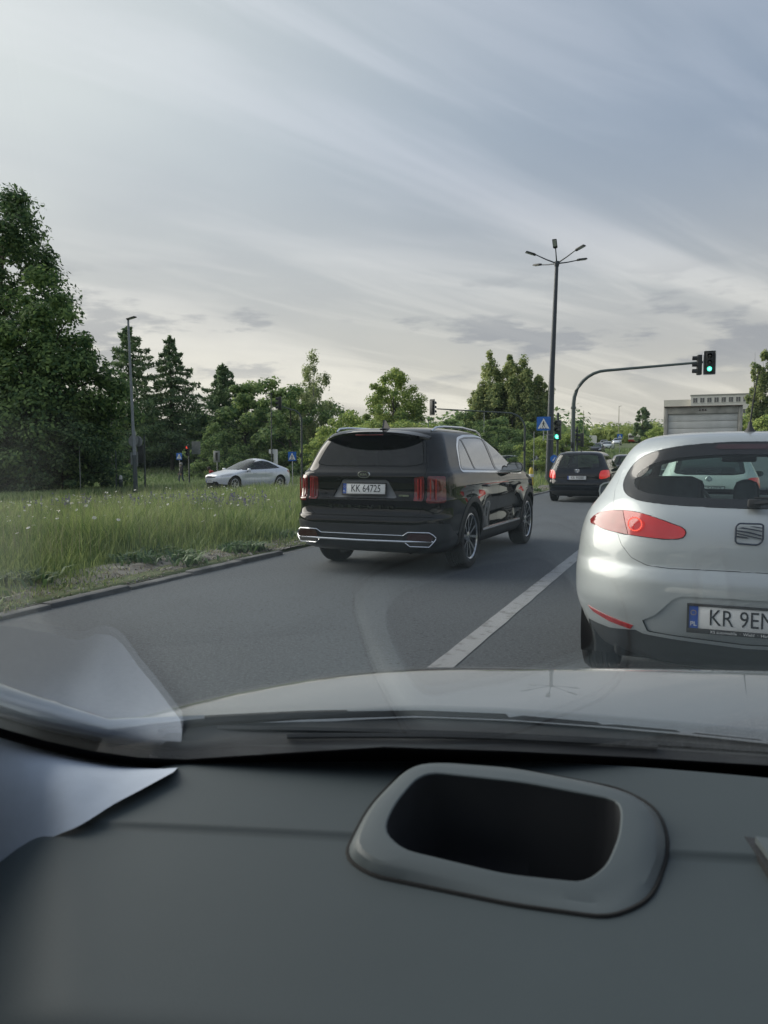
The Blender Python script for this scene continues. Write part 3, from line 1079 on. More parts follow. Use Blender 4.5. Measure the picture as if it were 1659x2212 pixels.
# ------------------------------------------------------------------ car bodies
def pchip(T, K, t):
    """shape preserving cubic through the keys, column by column"""
    K = np.asarray(K, float); T = np.asarray(T, float)
    h = np.diff(T)[:, None]; d = np.diff(K, axis=0) / h
    m = np.zeros_like(K)
    a, b = d[:-1], d[1:]
    w1, w2 = 2 * h[1:] + h[:-1], h[1:] + 2 * h[:-1]
    with np.errstate(divide='ignore', invalid='ignore'):
        hm = (w1 + w2) / (w1 / a + w2 / b)
    m[1:-1] = np.where(a * b > 0, hm, 0)
    m[0], m[-1] = d[0], d[-1]
    i = np.clip(np.searchsorted(T, t, 'right') - 1, 0, len(T) - 2)
    hh = (T[i + 1] - T[i])[:, None]; s = ((t - T[i]) / (T[i + 1] - T[i]))[:, None]
    return (2 * s**3 - 3 * s**2 + 1) * K[i] + (s**3 - 2 * s**2 + s) * hh * m[i] + (-2 * s**3 + 3 * s**2) * K[i + 1] + (s**3 - s**2) * hh * m[i + 1]


def body_mesh(keys, sub=4, nr=12, nc=9, ns=46, warp=None):
    """body as a stack of rounded plan outlines.
    keys: z, half width, rear y, front y, rear corner (across, along), front corner (across, along), rear crown, front crown"""
    K = np.asarray(keys, float)
    T = np.arange(len(K), dtype=float)
    t = np.linspace(0, len(K) - 1, (len(K) - 1) * sub + 1)
    rows = pchip(T, K, t)
    V = []
    for z, w, yr, yf, axr, ayr, axf, ayf, cr, cf in rows:
        axr, axf = min(axr, w * .98), min(axf, w * .98)
        L_ = yf - yr
        ayr, ayf = min(ayr, L_ * .45), min(ayf, L_ * .45)
        a = np.linspace(0, math.pi / 2, nc + 1)
        x1 = np.linspace(0, w - axr, nr, endpoint=False); y1 = np.full(nr, yr)
        x2 = w - axr + axr * np.sin(a); y2 = yr + ayr * (1 - np.cos(a))
        s = np.linspace(0, 1, ns + 1)[1:-1]
        ya, yb = yr + ayr, yf - ayf
        x3 = np.full(len(s), w); y3 = ya + (yb - ya) * s
        x4 = w - axf + axf * np.cos(a); y4 = yb + ayf * np.sin(a)
        x5 = np.linspace(w - axf, 0, nr + 1)[1:]; y5 = np.full(nr, yf)
        x = np.concatenate([x1, x2, x3, x4, x5]); y = np.concatenate([y1, y2, y3, y4, y5])
        # crowned ends, faded along the sides
        fr = np.clip(1 - (y - yr) / (.5 * L_ + 1e-6), 0, 1); ff = np.clip(1 - (yf - y) / (.5 * L_ + 1e-6), 0, 1)
        q = (x / max(w, 1e-4)) ** 2
        y = y + cr * q * fr - cf * q * ff
        xx = np.concatenate([x, -x[1:-1][::-1]]); yy = np.concatenate([y, y[1:-1][::-1]])
        V.append(np.stack([xx, yy, np.full(len(xx), z)], -1))
    V = np.array(V)
    nrow, n = V.shape[:2]
    V = V.reshape(-1, 3)
    if warp is not None:
        V = warp(V)
    j = np.arange(n)
    F = np.concatenate([np.stack([k * n + j, k * n + (j + 1) % n, (k + 1) * n + (j + 1) % n, (k + 1) * n + j], -1) for k in range(nrow - 1)])
    bm = bmesh.new()
    bv = [bm.verts.new(v) for v in V]
    for f in F:
        bm.faces.new([bv[i] for i in f])
    bm.faces.new(bv[:n][::-1])
    bm.faces.new(bv[-n:])
    bmesh.ops.recalc_face_normals(bm, faces=bm.faces)
    bm.faces.layers.int.new('part')
    bm.normal_update()
    return bm


def in_poly(px, py, poly):
    c = False
    j = len(poly) - 1
    for i in range(len(poly)):
        xi, yi = poly[i]; xj, yj = poly[j]
        if (yi > py) != (yj > py) and px < (xj - xi) * (py - yi) / (yj - yi) + xi:
            c = not c
        j = i
    return c


AX = {'rear': (0, 2), 'front': (0, 2), 'side': (1, 2), 'top': (0, 1)}


def cut(bm, poly, view, pid, cond=None):
    """score an outline into the body and give the faces inside it a part number"""
    i, j = AX[view]
    k = 3 - i - j
    lay = bm.faces.layers.int['part']

    def ok(f):
        nrm, c = f.normal, f.calc_center_median()
        if view == 'rear' and nrm.y > -.12: return False
        if view == 'front' and nrm.y < .12: return False
        if view == 'side' and abs(nrm.x) < .25: return False
        if view == 'top' and nrm.z < .3: return False
        return cond is None or cond(c)
    lo = [min(p[q] for p in poly) - .02 for q in (0, 1)]; hi = [max(p[q] for p in poly) + .02 for q in (0, 1)]

    cache = {}

    def boxhit(f, l, h):
        q = cache.get(f)
        if q is None:
            a = [v.co[i] for v in f.verts]; b = [v.co[j] for v in f.verts]
            q = cache[f] = (min(a), max(a), min(b), max(b))
        return q[1] >= l[0] and q[0] <= h[0] and q[3] >= l[1] and q[2] <= h[1]
    nk = {'rear': (1, -1, .12), 'front': (1, 1, .12), 'side': (0, 0, .25), 'top': (2, 1, .3)}[view]
    if nk[1]:
        pre = [f for f in bm.faces if f.normal[nk[0]] * nk[1] > nk[2]]
    else:
        pre = [f for f in bm.faces if abs(f.normal[0]) > nk[2]]
    cand = [f for f in pre if boxhit(f, lo, hi) and ok(f)]
    n = len(poly)
    for q in range(n):
        a, b = poly[q], poly[(q + 1) % n]
        d = (b[0] - a[0], b[1] - a[1])
        if math.hypot(*d) < 1e-5: continue
        l = [min(a[0], b[0]) - 1e-4, min(a[1], b[1]) - 1e-4]; h = [max(a[0], b[0]) + 1e-4, max(a[1], b[1]) + 1e-4]
        sel = [f for f in cand if f.is_valid and boxhit(f, l, h)]
        if not sel: continue
        ss = set(sel)
        rest = [f for f in cand if f not in ss]
        co = [0, 0, 0]; no = [0, 0, 0]
        co[i], co[j] = a; no[i], no[j] = -d[1], d[0]
        es = {e for f in sel for e in f.edges}; vs2 = {v for f in sel for v in f.verts}
        r = bmesh.ops.bisect_plane(bm, geom=list(vs2) + list(es) + sel, dist=2e-5, plane_co=co, plane_no=no)
        new = [g for g in r['geom'] if isinstance(g, bmesh.types.BMFace)]
        for g in new: cache.pop(g, None)
        cand = [f for f in rest if f.is_valid] + new
    cand = {f for f in cand if f.is_valid}
    for f in cand:
        c = f.calc_center_median()
        if in_poly(c[i], c[j], poly):
            f[lay] = pid


def split_parts(bm, specs, parent, shell=None, shell_skip=()):
    """turn the numbered faces into meshes of their own.
    specs: pid -> (name, material, gap, offset, depth, islands)"""
    lay = bm.faces.layers.int['part']
    bm.normal_update()
    vn = {v: v.normal.copy() for v in bm.verts}
    groups = {}
    for f in bm.faces:
        groups.setdefault(f[lay], []).append(f)
    out = {}
    for pid, (name, material, gap, off, depth, split) in specs.items():
        fs = groups.get(pid)
        if not fs: continue
        isl = [fs]
        if split:
            isl, left = [], set(fs)
            while left:
                st = [left.pop()]; cur = []
                while st:
                    f = st.pop(); cur.append(f)
                    for e in f.edges:
                        for g in e.link_faces:
                            if g in left:
                                left.discard(g); st.append(g)
                isl.append(cur)
            isl = [s for s in isl if sum(f.calc_area() for f in s) > 2e-4]
        for fs_ in isl:
            inside = set(fs_)
            b2 = bmesh.new()
            mp, shrink = {}, {}
            for f in fs_:
                for v in f.verts:
                    if v not in mp:
                        mp[v] = b2.verts.new(v.co)
            if gap:
                for f in fs_:
                    c = f.calc_center_median()
                    for e in f.edges:
                        if sum(g in inside for g in e.link_faces) == 1:
                            ed = (e.verts[1].co - e.verts[0].co).normalized()
                            w = c - e.verts[0].co
                            w = (w - ed * w.dot(ed))
                            if w.length > 1e-7:
                                w.normalize()
                                for v in e.verts:
                                    shrink.setdefault(v, []).append(w)
            for v, nv in mp.items():
                if v in shrink:
                    s = Vector((0, 0, 0))
                    for w in shrink[v]: s += w
                    if s.length > 1e-6: nv.co += s.normalized() * gap
                nv.co += vn[v] * off
            for f in fs_:
                try:
                    g = b2.faces.new([mp[v] for v in f.verts]); g.smooth = True
                except ValueError:
                    pass
            if depth:
                inv = {nv: v for v, nv in mp.items()}
                be = [e for e in b2.edges if len(e.link_faces) == 1]
                low = {}
                for e in be:
                    for v in e.verts:
                        if v not in low:
                            low[v] = b2.verts.new(v.co - vn[inv[v]] * depth)
                for e in be:
                    a, c = e.verts
                    l = e.link_loops[0]
                    p, q = (l.vert, l.link_loop_next.vert)
                    b2.faces.new((q, p, low[p], low[q]))
            me = bpy.data.meshes.new(name)
            b2.to_mesh(me); b2.free()
            me.set_sharp_from_angle(angle=R(50))
            out.setdefault(pid, []).append(link(name, me, material, parent))
    if shell:
        name, material, depth = shell
        b2 = bmesh.new(); mp = {}
        for f in bm.faces:
            if f[lay] in shell_skip: continue
            for v in f.verts:
                if v not in mp: mp[v] = b2.verts.new(v.co - vn[v] * depth)
            try: b2.faces.new([mp[v] for v in f.verts]).smooth = True
            except ValueError: pass
        me = bpy.data.meshes.new(name)
        b2.to_mesh(me); b2.free()
        link(name, me, material, parent)
    bm.free()
    return out


def circle(cy, cz, r, n=28):
    return [(cy + r * math.cos(2 * math.pi * k / n), cz + r * math.sin(2 * math.pi * k / n)) for k in range(n)]


WHEELS = {}


def wheel(parent, x, y, rad, width, style='five', key='w', m_rim=None, turn=0., spin=0.):
    """wheel > tyre, rim, brake_disc; outer face towards the sign of x"""
    w = empty('wheel', (x, y, rad), 0, parent)
    w.rotation_euler = (spin, 0, (math.pi if x < 0 else 0) + turn)
    kk = (key, style)
    if kk not in WHEELS:
        hw = width / 2
        rr = rad * (.735 if style != 'small' else .66)
        t = MB()
        prof = [(rr, -hw * .8), (rr + .02, -hw * .98), (rad - .06, -hw), (rad - .02, -hw * .93), (rad - .004, -hw * .72), (rad, -hw * .55)]
        for g in np.linspace(-.5, .5, 5):
            prof += [(rad, hw * (g - .05)), (rad - .008, hw * (g - .035)), (rad - .008, hw * (g + .035)), (rad, hw * (g + .05))]
        prof += [(rad, hw * .55 + .001), (rad - .004, hw * .72), (rad - .02, hw * .93), (rad - .06, hw), (rr + .02, hw * .98), (rr, hw * .8)]
        t.lathe(prof, 44, 'X', closed=True)
        tyre = t.done('tyre', m_rubber, None, angle=30)
        b = MB()
        b.lathe([(rr + .004, -hw * .8), (rr + .004, hw * .86), (rr - .012, hw * .90), (rr - .03, hw * .80), (rr - .035, -hw * .2)], 40, 'X')
        nsp = {'five': 5, 'ten': 10, 'small': 7, 'plain': 8}[style]
        for k in range(nsp):
            a0 = 2 * math.pi * k / nsp
            for s in ((-1, 1) if style == 'five' else (0,)):
                a1 = a0 + s * .17
                a2 = a0 + s * .30
                wd = .026 if style == 'five' else .03
                p0 = Vector((hw * .62, .05 * math.cos(a1), .05 * math.sin(a1))); p1 = Vector((hw * .80, (rr - .02) * math.cos(a2), (rr - .02) * math.sin(a2)))
                d = (p1 - p0); side = Vector((0, -d.z, d.y)).normalized()
                vs4 = []
                for p, ww in ((p0, wd * .9), (p1, wd * 1.15)):
                    for sg in (-1, 1):
                        for dx in (0, -.035):
                            vs4.append(b.bm.verts.new(p + side * ww * .5 * sg + Vector((dx, 0, 0))))
                A = vs4
                for q in ((0, 2, 6, 4), (1, 5, 7, 3), (0, 4, 5, 1), (2, 3, 7, 6), (4, 6, 7, 5), (0, 1, 3, 2)):
                    b.bm.faces.new([A[z] for z in q])
        b.lathe([(.0, hw * .70), (.034, hw * .69), (.06, hw * .62), (.075, hw * .3), (.075, 0)], 20, 'X')
        rim = b.done('rim', m_rim or m_alloy, None, angle=30)
        dk = MB().lathe([(0, hw * .1), (rr * .82, hw * .1), (rr * .82, hw * .02), (rr - .04, -hw * .1), (rr - .04, -hw * .6), (0, -hw * .6)], 28, 'X').done('brake_disc', mat('brake disc', (.05, .05, .052), .5, metal=.7), None)
        WHEELS[kk] = (tyre.data, rim.data, dk.data)
        for o in (tyre, rim, dk): bpy.data.objects.remove(o)
    for nm, me in zip(('tyre', 'rim', 'brake_disc'), WHEELS[kk]):
        link(nm, me, None, w)
    return w


def wheel_wells(parent, axles, hw, rad, depth=.30):
    for y in axles:
        for s in (-1, 1):
            b = MB()
            n = 16
            R_ = rad + .055
            rows = []
            for x in (s * (hw - .02), s * (hw - depth)):
                rows.append([b.bm.verts.new((x, y + R_ * math.cos(math.pi * k / n * 1.24 - .37), rad + R_ * math.sin(math.pi * k / n * 1.24 - .37))) for k in range(n + 1)])
            for k in range(n):
                b.bm.faces.new((rows[0][k], rows[0][k + 1], rows[1][k + 1], rows[1][k]))
            b.bm.faces.new(rows[1])
            b.done('wheel_well', m_dark, parent)


def number_plate(parent, loc, txt, w=.52, h=.114, tilt=0., frame=True, caption=None, front=False):
    """licence_plate > plate_frame, country_strip, plate_text"""
    p = MB().box((0, 0, 0), (w, .006, h), bevel=.002).done('licence_plate', m_plate, parent, loc)
    p.rotation_euler = (tilt, 0, math.pi if front else 0)
    if frame:
        b = MB()
        for z, hh in ((h / 2 + .005, .012), (-h / 2 - .008, .018 if not caption else .024)):
            b.box((0, -.003, z), (w + .02, .014, hh), bevel=.002)
        for x in (-1, 1): b.box((x * (w / 2 + .004), -.003, -.002), (.01, .013, h + .006))
        b.done('plate_frame', m_black, p)
    MB().box((-w / 2 + .021, -.0042, 0), (.042, .003, h - .004)).done('country_strip', m_euro, p)
    st = link('country_letters', text_mesh('PL', .030, .0005, bold=.0006), m_plate, p, (-w / 2 + .021, -.0062, -h * .28), (R(90), 0, 0))
    st = MB()
    for k in range(12):
        a = 2 * math.pi * k / 12
        st.box((-w / 2 + .021 + .012 * math.cos(a), -.006, h * .20 + .012 * math.sin(a)), (.0035, .001, .0035))
    st.done('country_stars', mat('plate stars', (.7, .5, .05), .5), p)
    link('plate_text', text_mesh(txt, h * .98, .0008, bold=0., sx=.80), m_ink, p, (.022, -.0042, 0), (R(90), 0, 0))
    if caption:
        link('caption_text', text_mesh(caption, .020, .0006), m_plate, p, (0, -.0112, -h / 2 - .009), (R(90), 0, 0))
    return p


def rear_text(parent, txt, size, loc, material, name='badge_text', depth=.002, sx=1., bold=0., rot=(90, 0, 0), spacing=1.):
    return link(name, text_mesh(txt, size, depth, bold=bold, sx=sx), material, parent, loc, tuple(R(a) for a in rot))


def side_mirror(parent, x, y, z, material, s=1):
    """wing mirror: rounded shell on a foot, mirror glass at the back"""
    b = MB()
    prof = [(0, 0, .5), (.05, .0, .98), (.12, .01, 1.), (.18, .02, .9), (.22, .03, .55)]
    rings = []
    n = 14
    for k in range(6):
        t = k / 5
        yy = .10 * t; sc_ = math.sqrt(max(0, 1 - (t * .96) ** 3))
        rings.append([b.bm.verts.new((s * (.115 + (.115 * math.copysign(abs(math.cos(q)) ** .7, math.cos(q))) * sc_), yy, (.078 * math.copysign(abs(math.sin(q)) ** .7, math.sin(q))) * sc_)) for q in [2 * math.pi * i / n for i in range(n)]])
    for a, c in zip(rings, rings[1:]):
        for k in range(n): b.bm.faces.new((a[k], a[(k + 1) % n], c[(k + 1) % n], c[k]))
    b.bm.faces.new(rings[0]); b.bm.faces.new(rings[-1])
    m = b.done('wing_mirror', material, parent, (x, y, z))
    MB().prism([(s * (.115 + .102 * math.copysign(abs(math.cos(q)) ** .7, math.cos(q))), .066 * math.copysign(abs(math.sin(q)) ** .7, math.sin(q))) for q in [2 * math.pi * i / 16 for i in range(16)]],
               .004, lambda a, c, t: Vector((a, -.002 - t, c))).done('mirror_glass', mat('mirror', (.30, .33, .36), .03, metal=1.), m)
    MB().tube([(-s * .03, .05, -.09), (s * .02, .05, -.075), (s * .06, .045, -.045)], [.03, .026, .022], 8).done('mirror_foot', m_black, m)
    return m


def door_handle(parent, x, y, z, material, s):
    b = MB().tube([(x - s * .012, y - .11, z), (x + s * .028, y - .085, z), (x + s * .034, y, z), (x + s * .028, y + .085, z), (x - s * .012, y + .11, z)], [.010, .014, .015, .014, .010], 8)
    return b.done('door_handle', material, parent)


def seat(parent, x, y, z=.30, material=None, back=.62):
    """seat > headrest"""
    b = MB()
    b.box((x, y + .26, z + .12), (.50, .52, .20), bevel=.06)
    b.box((x, y - .02, z + .12 + back / 2), (.48, .14, back), rot=Matrix.Rotation(R(14), 4, 'X'), bevel=.06)
    o = b.done('seat', material or m_trim, parent)
    h = MB().box((x, y - .11, z + .22 + back), (.27, .10, .19), bevel=.045)
    h.tube([(x - .06, y - .10, z + back), (x - .06, y - .11, z + back + .2)], .008, 6)
    h.tube([(x + .06, y - .10, z + back), (x + .06, y - .11, z + back + .2)], .008, 6)
    h.done('headrest', material or m_trim, o)
    return o


def steering_wheel(parent, x, y, z):
    b = MB()
    pts = [(x + .185 * math.cos(a), y + .06 * math.sin(a), z + .175 * math.sin(a)) for a in np.linspace(0, 2 * math.pi, 25)]
    b.tube(pts, .014, 6, caps=False)
    b.box((x, y + .02, z), (.16, .05, .12), bevel=.02)
    return b.done('steering_wheel', m_black, parent)


# ------------------------------------------------------------------ the black SUV
def black_suv(loc, rz):
    t = tag(empty('suv_car', loc, rz), 'glossy black SUV with chrome bumper trim driving in the left lane', 'car', 'vehicles on the road')
    P = mat('black car paint', (.002, .0022, .0028), .30, coat=.9, coat_r=.012, spec=0.)
    #      z    w     yr    yf    axr  ayr  axf  ayf  cr   cf
    K = [(.24, .80, .30, 4.55, .30, .22, .40, .40, .03, .15),
         (.28, .87, .14, 4.68, .30, .26, .45, .45, .04, .18),
         (.36, .915, .05, 4.76, .30, .30, .50, .50, .05, .20),
         (.47, .932, .015, 4.80, .30, .32, .50, .50, .05, .20),
         (.58, .940, .00, 4.81, .28, .32, .50, .50, .05, .20),
         (.645, .943, .012, 4.80, .26, .32, .50, .50, .05, .20),
         (.675, .944, .055, 4.79, .24, .32, .50, .48, .05, .20),
         (.76, .945, .070, 4.78, .22, .34, .50, .46, .05, .20),
         (.835, .945, .060, 4.76, .20, .34, .48, .44, .05, .20),
         (.86, .944, .085, 4.74, .20, .34, .48, .44, .05, .20),
         (.95, .942, .100, 4.68, .20, .34, .46, .42, .05, .20),
         (1.03, .936, .098, 4.45, .20, .34, .44, .40, .05, .18),
         (1.08, .928, .092, 4.20, .21, .34, .40, .38, .05, .16),
         (1.12, .916, .098, 3.90, .22, .34, .36, .36, .05, .14),
         (1.155, .890, .135, 3.66, .22, .32, .34, .36, .05, .12),
         (1.19, .868, .170, 3.52, .20, .30, .32, .36, .05, .12),
         (1.30, .826, .245, 3.26, .18, .26, .30, .36, .05, .12),
         (1.42, .778, .325, 2.96, .17, .24, .28, .36, .05, .12),
         (1.52, .728, .400, 2.68, .18, .24, .28, .36, .05, .12),
         (1.575, .690, .455, 2.46, .20, .24, .28, .36, .05, .12),
         (1.615, .630, .560, 2.26, .24, .28, .30, .36, .04, .10),
         (1.645, .50, .78, 2.05, .30, .40, .30, .36, .03, .08),
         (1.662, .30, 1.10, 1.85, .2, .3, .2, .3, .0, .0),
         (1.665, .03, 1.45, 1.55, .02, .03, .02, .03, 0, 0)]

    def warp(V):
        x, y, z = V.T.copy()
        ends = 1 - .055 * np.clip((y - 3.3) / 1.5, 0, 1) ** 2 - .02 * np.clip((1.0 - y) / 1.0, 0, 1) ** 2
        x = x * ends
        # swollen wheel arches and a crease along the flank
        for cy in (1.06, 3.875):
            g = np.exp(-((y - cy) / .50) ** 2) * np.exp(-((z - .66) / .28) ** 2)
            x += np.sign(x) * .030 * g * (np.abs(x) > .6)
        hol = np.exp(-((z - .62) / .16) ** 2) * smooth(1.5, 1.9, y) * (1 - smooth(3.1, 3.5, y))
        x -= np.sign(x) * .035 * hol * (np.abs(x) > .6)
        cre = np.exp(-((z - .985) / .045) ** 2) * smooth(.4, .9, y)
        x += np.sign(x) * .010 * cre * (np.abs(x) > .6)
        return np.stack([x, y, z], -1)
    bm = body_mesh(K, 4, 14, 10, 64, warp)
    RAX, FAX, WR = 1.06, 3.875, .372
    low = lambda c: c.z < .9
    # lower cladding and arches
    cut(bm, [(-.1, .1), (5, .1), (5, .40), (-.1, .40)], 'side', 2, lambda c: .5 < c.y < 4.5)
    for ay in (RAX, FAX):
        cut(bm, circle(ay, WR, .475), 'side', 2, low)
        cut(bm, circle(ay, WR, .415), 'side', 1, low)
    # side glazing: chrome surround, black pillars, panes
    dlo = rpoly([(.80, 1.155), (2.2, 1.125), (3.44, 1.09), (3.28, 1.21), (3.00, 1.375), (2.75, 1.475), (2.40, 1.535), (1.90, 1.560), (1.45, 1.550), (1.16, 1.515), (.98, 1.41)], .05, 3)
    cen = (2.1, 1.33)
    out = [(cen[0] + (y - cen[0]) * 1.018 + (-.012 if y < cen[0] else .010), z + (.022 if z > 1.3 else -.024)) for y, z in dlo]
    cut(bm, out, 'side', 3)
    cut(bm, dlo, 'side', 4)
    q = lambda pts: rpoly(pts, .03, 3)
    cut(bm, q([(.86, 1.172), (1.335, 1.160), (1.235, 1.515), (1.16, 1.495), (1.01, 1.405)]), 'side', 5)
    cut(bm, q([(1.375, 1.160), (2.21, 1.142), (2.16, 1.538), (1.90, 1.545), (1.45, 1.533), (1.275, 1.515)]), 'side', 5)
    cut(bm, q([(2.30, 1.140), (3.27, 1.115), (2.97, 1.362), (2.74, 1.46), (2.40, 1.52), (2.25, 1.530)]), 'side', 5)
    # doors
    cut(bm, rpoly([(1.60, .44), (2.21, .44), (2.215, 1.10), (1.40, 1.12), (1.42, .95), (1.52, .76)], .06, 3), 'side', 6)
    cut(bm, rpoly([(2.235, .44), (3.22, .44), (3.34, .62), (3.36, 1.06), (2.24, 1.10)], .06, 3), 'side', 6)
    # tail: window, tailgate, lamps, plate panel, bumper
    tg = mirror_poly([(0, .665), (.60, .665), (.66, .69), (.70, .80), (.715, 1.10), (.70, 1.18), (.665, 1.30), (.625, 1.45), (.59, 1.56), (0, 1.60)])
    cut(bm, tg, 'rear', 7)
    cut(bm, mirror_poly([(0, 1.205), (.50, 1.205), (.625, 1.225), (.650, 1.245), (.615, 1.36), (.565, 1.50), (.54, 1.535), (0, 1.55)]), 'rear', 8)
    cut(bm, mirror_poly([(0, .858), (.36, .858), (.385, .868), (.285, 1.035), (.255, 1.055), (0, 1.055)]), 'rear', 9)
    for s in (-1, 1):
        lam = rpoly([(s * .585, .83), (s * .585, 1.085), (s * .70, 1.10), (s * .70, .83)], .02, 2)
        cut(bm, lam, 'rear', 10)
        cut(bm, rpoly([(s * .73, .81), (s * .73, 1.10), (s * .88, 1.10), (s * .90, .81)], .02, 2), 'rear', 10)
    cut(bm, [(-.1, .805), (-.1, 1.10), (.275, 1.085), (.255, .84), (.23, .815)], 'side', 10, lambda c: c.y < .5)
    # bumper skin in satin black below the tail
    cut(bm, mirror_poly([(0, .20), (.97, .20), (.97, .575), (.80, .60), (.60, .572), (0, .572)]), 'rear', 11)
    cut(bm, [(-.1, .2), (.58, .2), (.58, .42), (.40, .50), (.30, .575), (-.1, .575)], 'side', 11, lambda c: c.y < .62)
    # split
    satin = mat('satin bumper', (.030, .033, .037), .32, spec=.6, vary=.1, scale=10)
    specs = {0: ('body', P, 0, 0, 0, False), 2: ('arch_cladding', m_black, .0, .006, .01, True), 3: ('window_surround', m_chrome, 0, .004, .006, True),
             4: ('pillar_trim', m_gloss, 0, .002, .004, True), 5: ('window', g_tint2, .003, -.002, 0, True), 6: ('door', P, .0035, .0, .012, True),
             7: ('tailgate', P, .0035, .001, .014, True), 8: ('rear_window', g_rear, .003, .003, .006, True), 9: ('plate_recess', satin2, 0, -.012, 0, True),
             10: ('tail_lamp', m_red_dark, .003, .008, .014, True), 11: ('rear_bumper', satin, 0, .003, .01, True)}
    out = split_parts(bm, specs, t, ('inner_shell', m_dark, .035), (1, 5, 8))
    # bright bars inside the lamps
    for s in (-1, 1):
        for x, w_, y in ((.640, .012, .086), (.672, .010, .088), (.775, .014, .108), (.83, .012, .128)):
            MB().tube([(s * x, y, .85), (s * x, y + .002, .97), (s * x, y, 1.07)], .008, 6).done('lamp_tube', m_red, t)
    # roof spoiler with its deep dark underside
    b = MB()
    prof_t = []
    nsp = 24
    rows = []
    for k in range(nsp + 1):
        a = -1 + 2 * k / nsp
        x = .645 * a
        e = abs(a) ** 3
        zt = 1.612 - .030 * a * a - .03 * e
        yt = .52 + .05 * e
        ytip = .215 + .10 * a * a + .13 * e
        ztip = 1.585 - .028 * a * a - .05 * e
        zlow = ztip - .026
        yin, zin = .36 + .10 * e, 1.47 + .055 * e
        rows.append([b.bm.verts.new(p) for p in ((x, yt, zt), (x, (yt + ytip) / 2, (zt + ztip) / 2 + .008), (x, ytip, ztip), (x, ytip + .006, zlow), (x, yin, zin), (x, yt + .02, zin + .04))])
    for p, q_ in zip(rows, rows[1:]):
        for k in range(6):
            b.bm.faces.new((p[k], p[(k + 1) % 6], q_[(k + 1) % 6], q_[k]))
    b.bm.faces.new(rows[0]); b.bm.faces.new(rows[-1])
    b.done('roof_spoiler', P, t, angle=40)
    MB().box((0, .232, 1.552), (.34, .012, .016), bevel=.004).done('brake_light', m_red_dark, t)
    # roof rails and aerial fin
    for s in (-1, 1):
        b = MB().tube([(s * .60, .60, 1.600), (s * .615, .70, 1.640), (s * .622, .95, 1.658), (s * .625, 1.6, 1.668), (s * .62, 2.2, 1.645), (s * .61, 2.42, 1.605), (s * .60, 2.5, 1.58)],
                      [.010, .013, .014, .014, .014, .012, .010], 8)
        b.done('roof_rail', m_chrome, t)
    b = MB()
    b.prism([(-.03, 0), (.20, 0), (.12, .045), (.05, .095), (.01, .105)], .022, lambda a, c, d: Vector((-.009 + d, a, c)))
    b.box((0, .07, 0), (.075, .20, .016), bevel=.006)
    b.done('roof_aerial', m_gloss, t, (0, .62, 1.628))
    # chrome frames of the bumper
    def bar(pts, r=.011, nm='bumper_trim'):
        MB().tube(pts, r, 8).done(nm, m_chrome, t)
    for s in (-1, 1):
        bar([(s * .50, .012, .462), (s * .555, .010, .498), (s * .785, .048, .498), (s * .825, .070, .470), (s * .845, .09, .44)], .0075)
        bar([(s * .845, .092, .43), (s * .825, .072, .395), (s * .785, .050, .345), (s * .575, .022, .345), (s * .52, .014, .385)], .0075)
        MB().prism(rpoly([(s * .535, .415), (s * .565, .485), (s * .785, .485), (s * .825, .445), (s * .81, .405)], .015, 2), .012, lambda a, c, d: Vector((a, .012 + .075 * max(0, abs(a) - .55) ** 1.2 / .35 ** 1.2 * 1.0 - d, c))).done('reflector', m_refl_dark, t)
        MB().prism(rpoly([(s * .545, .385), (s * .81, .385), (s * .78, .357), (s * .575, .357)], .01, 2), .012, lambda a, c, d: Vector((a, .014 + .075 * max(0, abs(a) - .55) ** 1.2 / .35 ** 1.2 - d, c))).done('exhaust_trim', m_black, t)
    bar([(-.50, .012, .462), (0, -.006, .462), (.50, .012, .462)], .0065)
    bar([(-.82, .074, .402), (-.52, .010, .398), (0, -.012, .396), (.52, .010, .398), (.82, .074, .402)], .0135)
    # lettering and badge
    ins = mat('dark chrome letters', (.10, .105, .115), .22, metal=1.)
    for k, ch in enumerate('SORENTO'):
        rear_text(t, ch, .062, (-.40 + .122 * k, .052, .752), ins, bold=.001, sx=1.5)
    bd = MB().lathe([(0, .004), (.062, .004), (.066, 0), (.062, -.006), (0, -.006)], 28, 'Y').done('brand_badge', m_chrome, t, (0, .083, 1.112))
    bd.scale = (1.15, 1, .62)
    MB().lathe([(0, .0), (.054, .0), (.054, -.004), (0, -.004)], 28, 'Y', (0, -.0065, 0)).done('badge_face', m_black, bd)
    rear_text(bd, 'KIA', .052, (0, -.011, 0), m_chrome, bold=.0015, sx=.95, depth=.001)
    rear_text(t, 'HYBRID', .026, (.475, .092, .885), m_chrome, sx=1.3, bold=.001)
    rear_text(t, 'AWD', .026, (-.50, .094, .895), m_darkalloy, sx=1.3)
    number_plate(t, (0, .088, .955), 'KK 64725', tilt=R(-6))
    # sides
    for s in (-1, 1):
        MB().prism([(1.50, .405), (3.40, .405), (3.40, .43), (1.50, .43)], .02, lambda a, c, d: Vector((s * (.915 + d), a, c))).done('sill_trim', m_chrome, t)
        side_mirror(t, s * .87, 2.86, 1.165, m_gloss, s)
        for y, z in ((1.62, .955), (2.48, .95)):
            door_handle(t, s * .952, y, z, P, s)
        for y in (RAX, FAX):
            wheel(t, s * .825, y, WR, .235, 'five', 'suv', mat('two tone alloy', (.40, .42, .45), .25, metal=1., vary=.25, scale=25), spin=.4 + y)
        MB().prism(rpoly([(4.05, .70), (4.62, .74), (4.60, .84), (4.15, .80)], .02, 2), .012, lambda a, c, d: Vector((s * (.845 - .25 * max(0, a - 4.2) - d), a, c))).done('headlamp', mat('headlamp glass', (.5, .52, .55), .08, coat=1.), t)
    wheel_wells(t, (RAX, FAX), .93, WR + .03)
    u = MB().box((0, 2.4, .31), (1.45, 4.1, .12), bevel=.03)
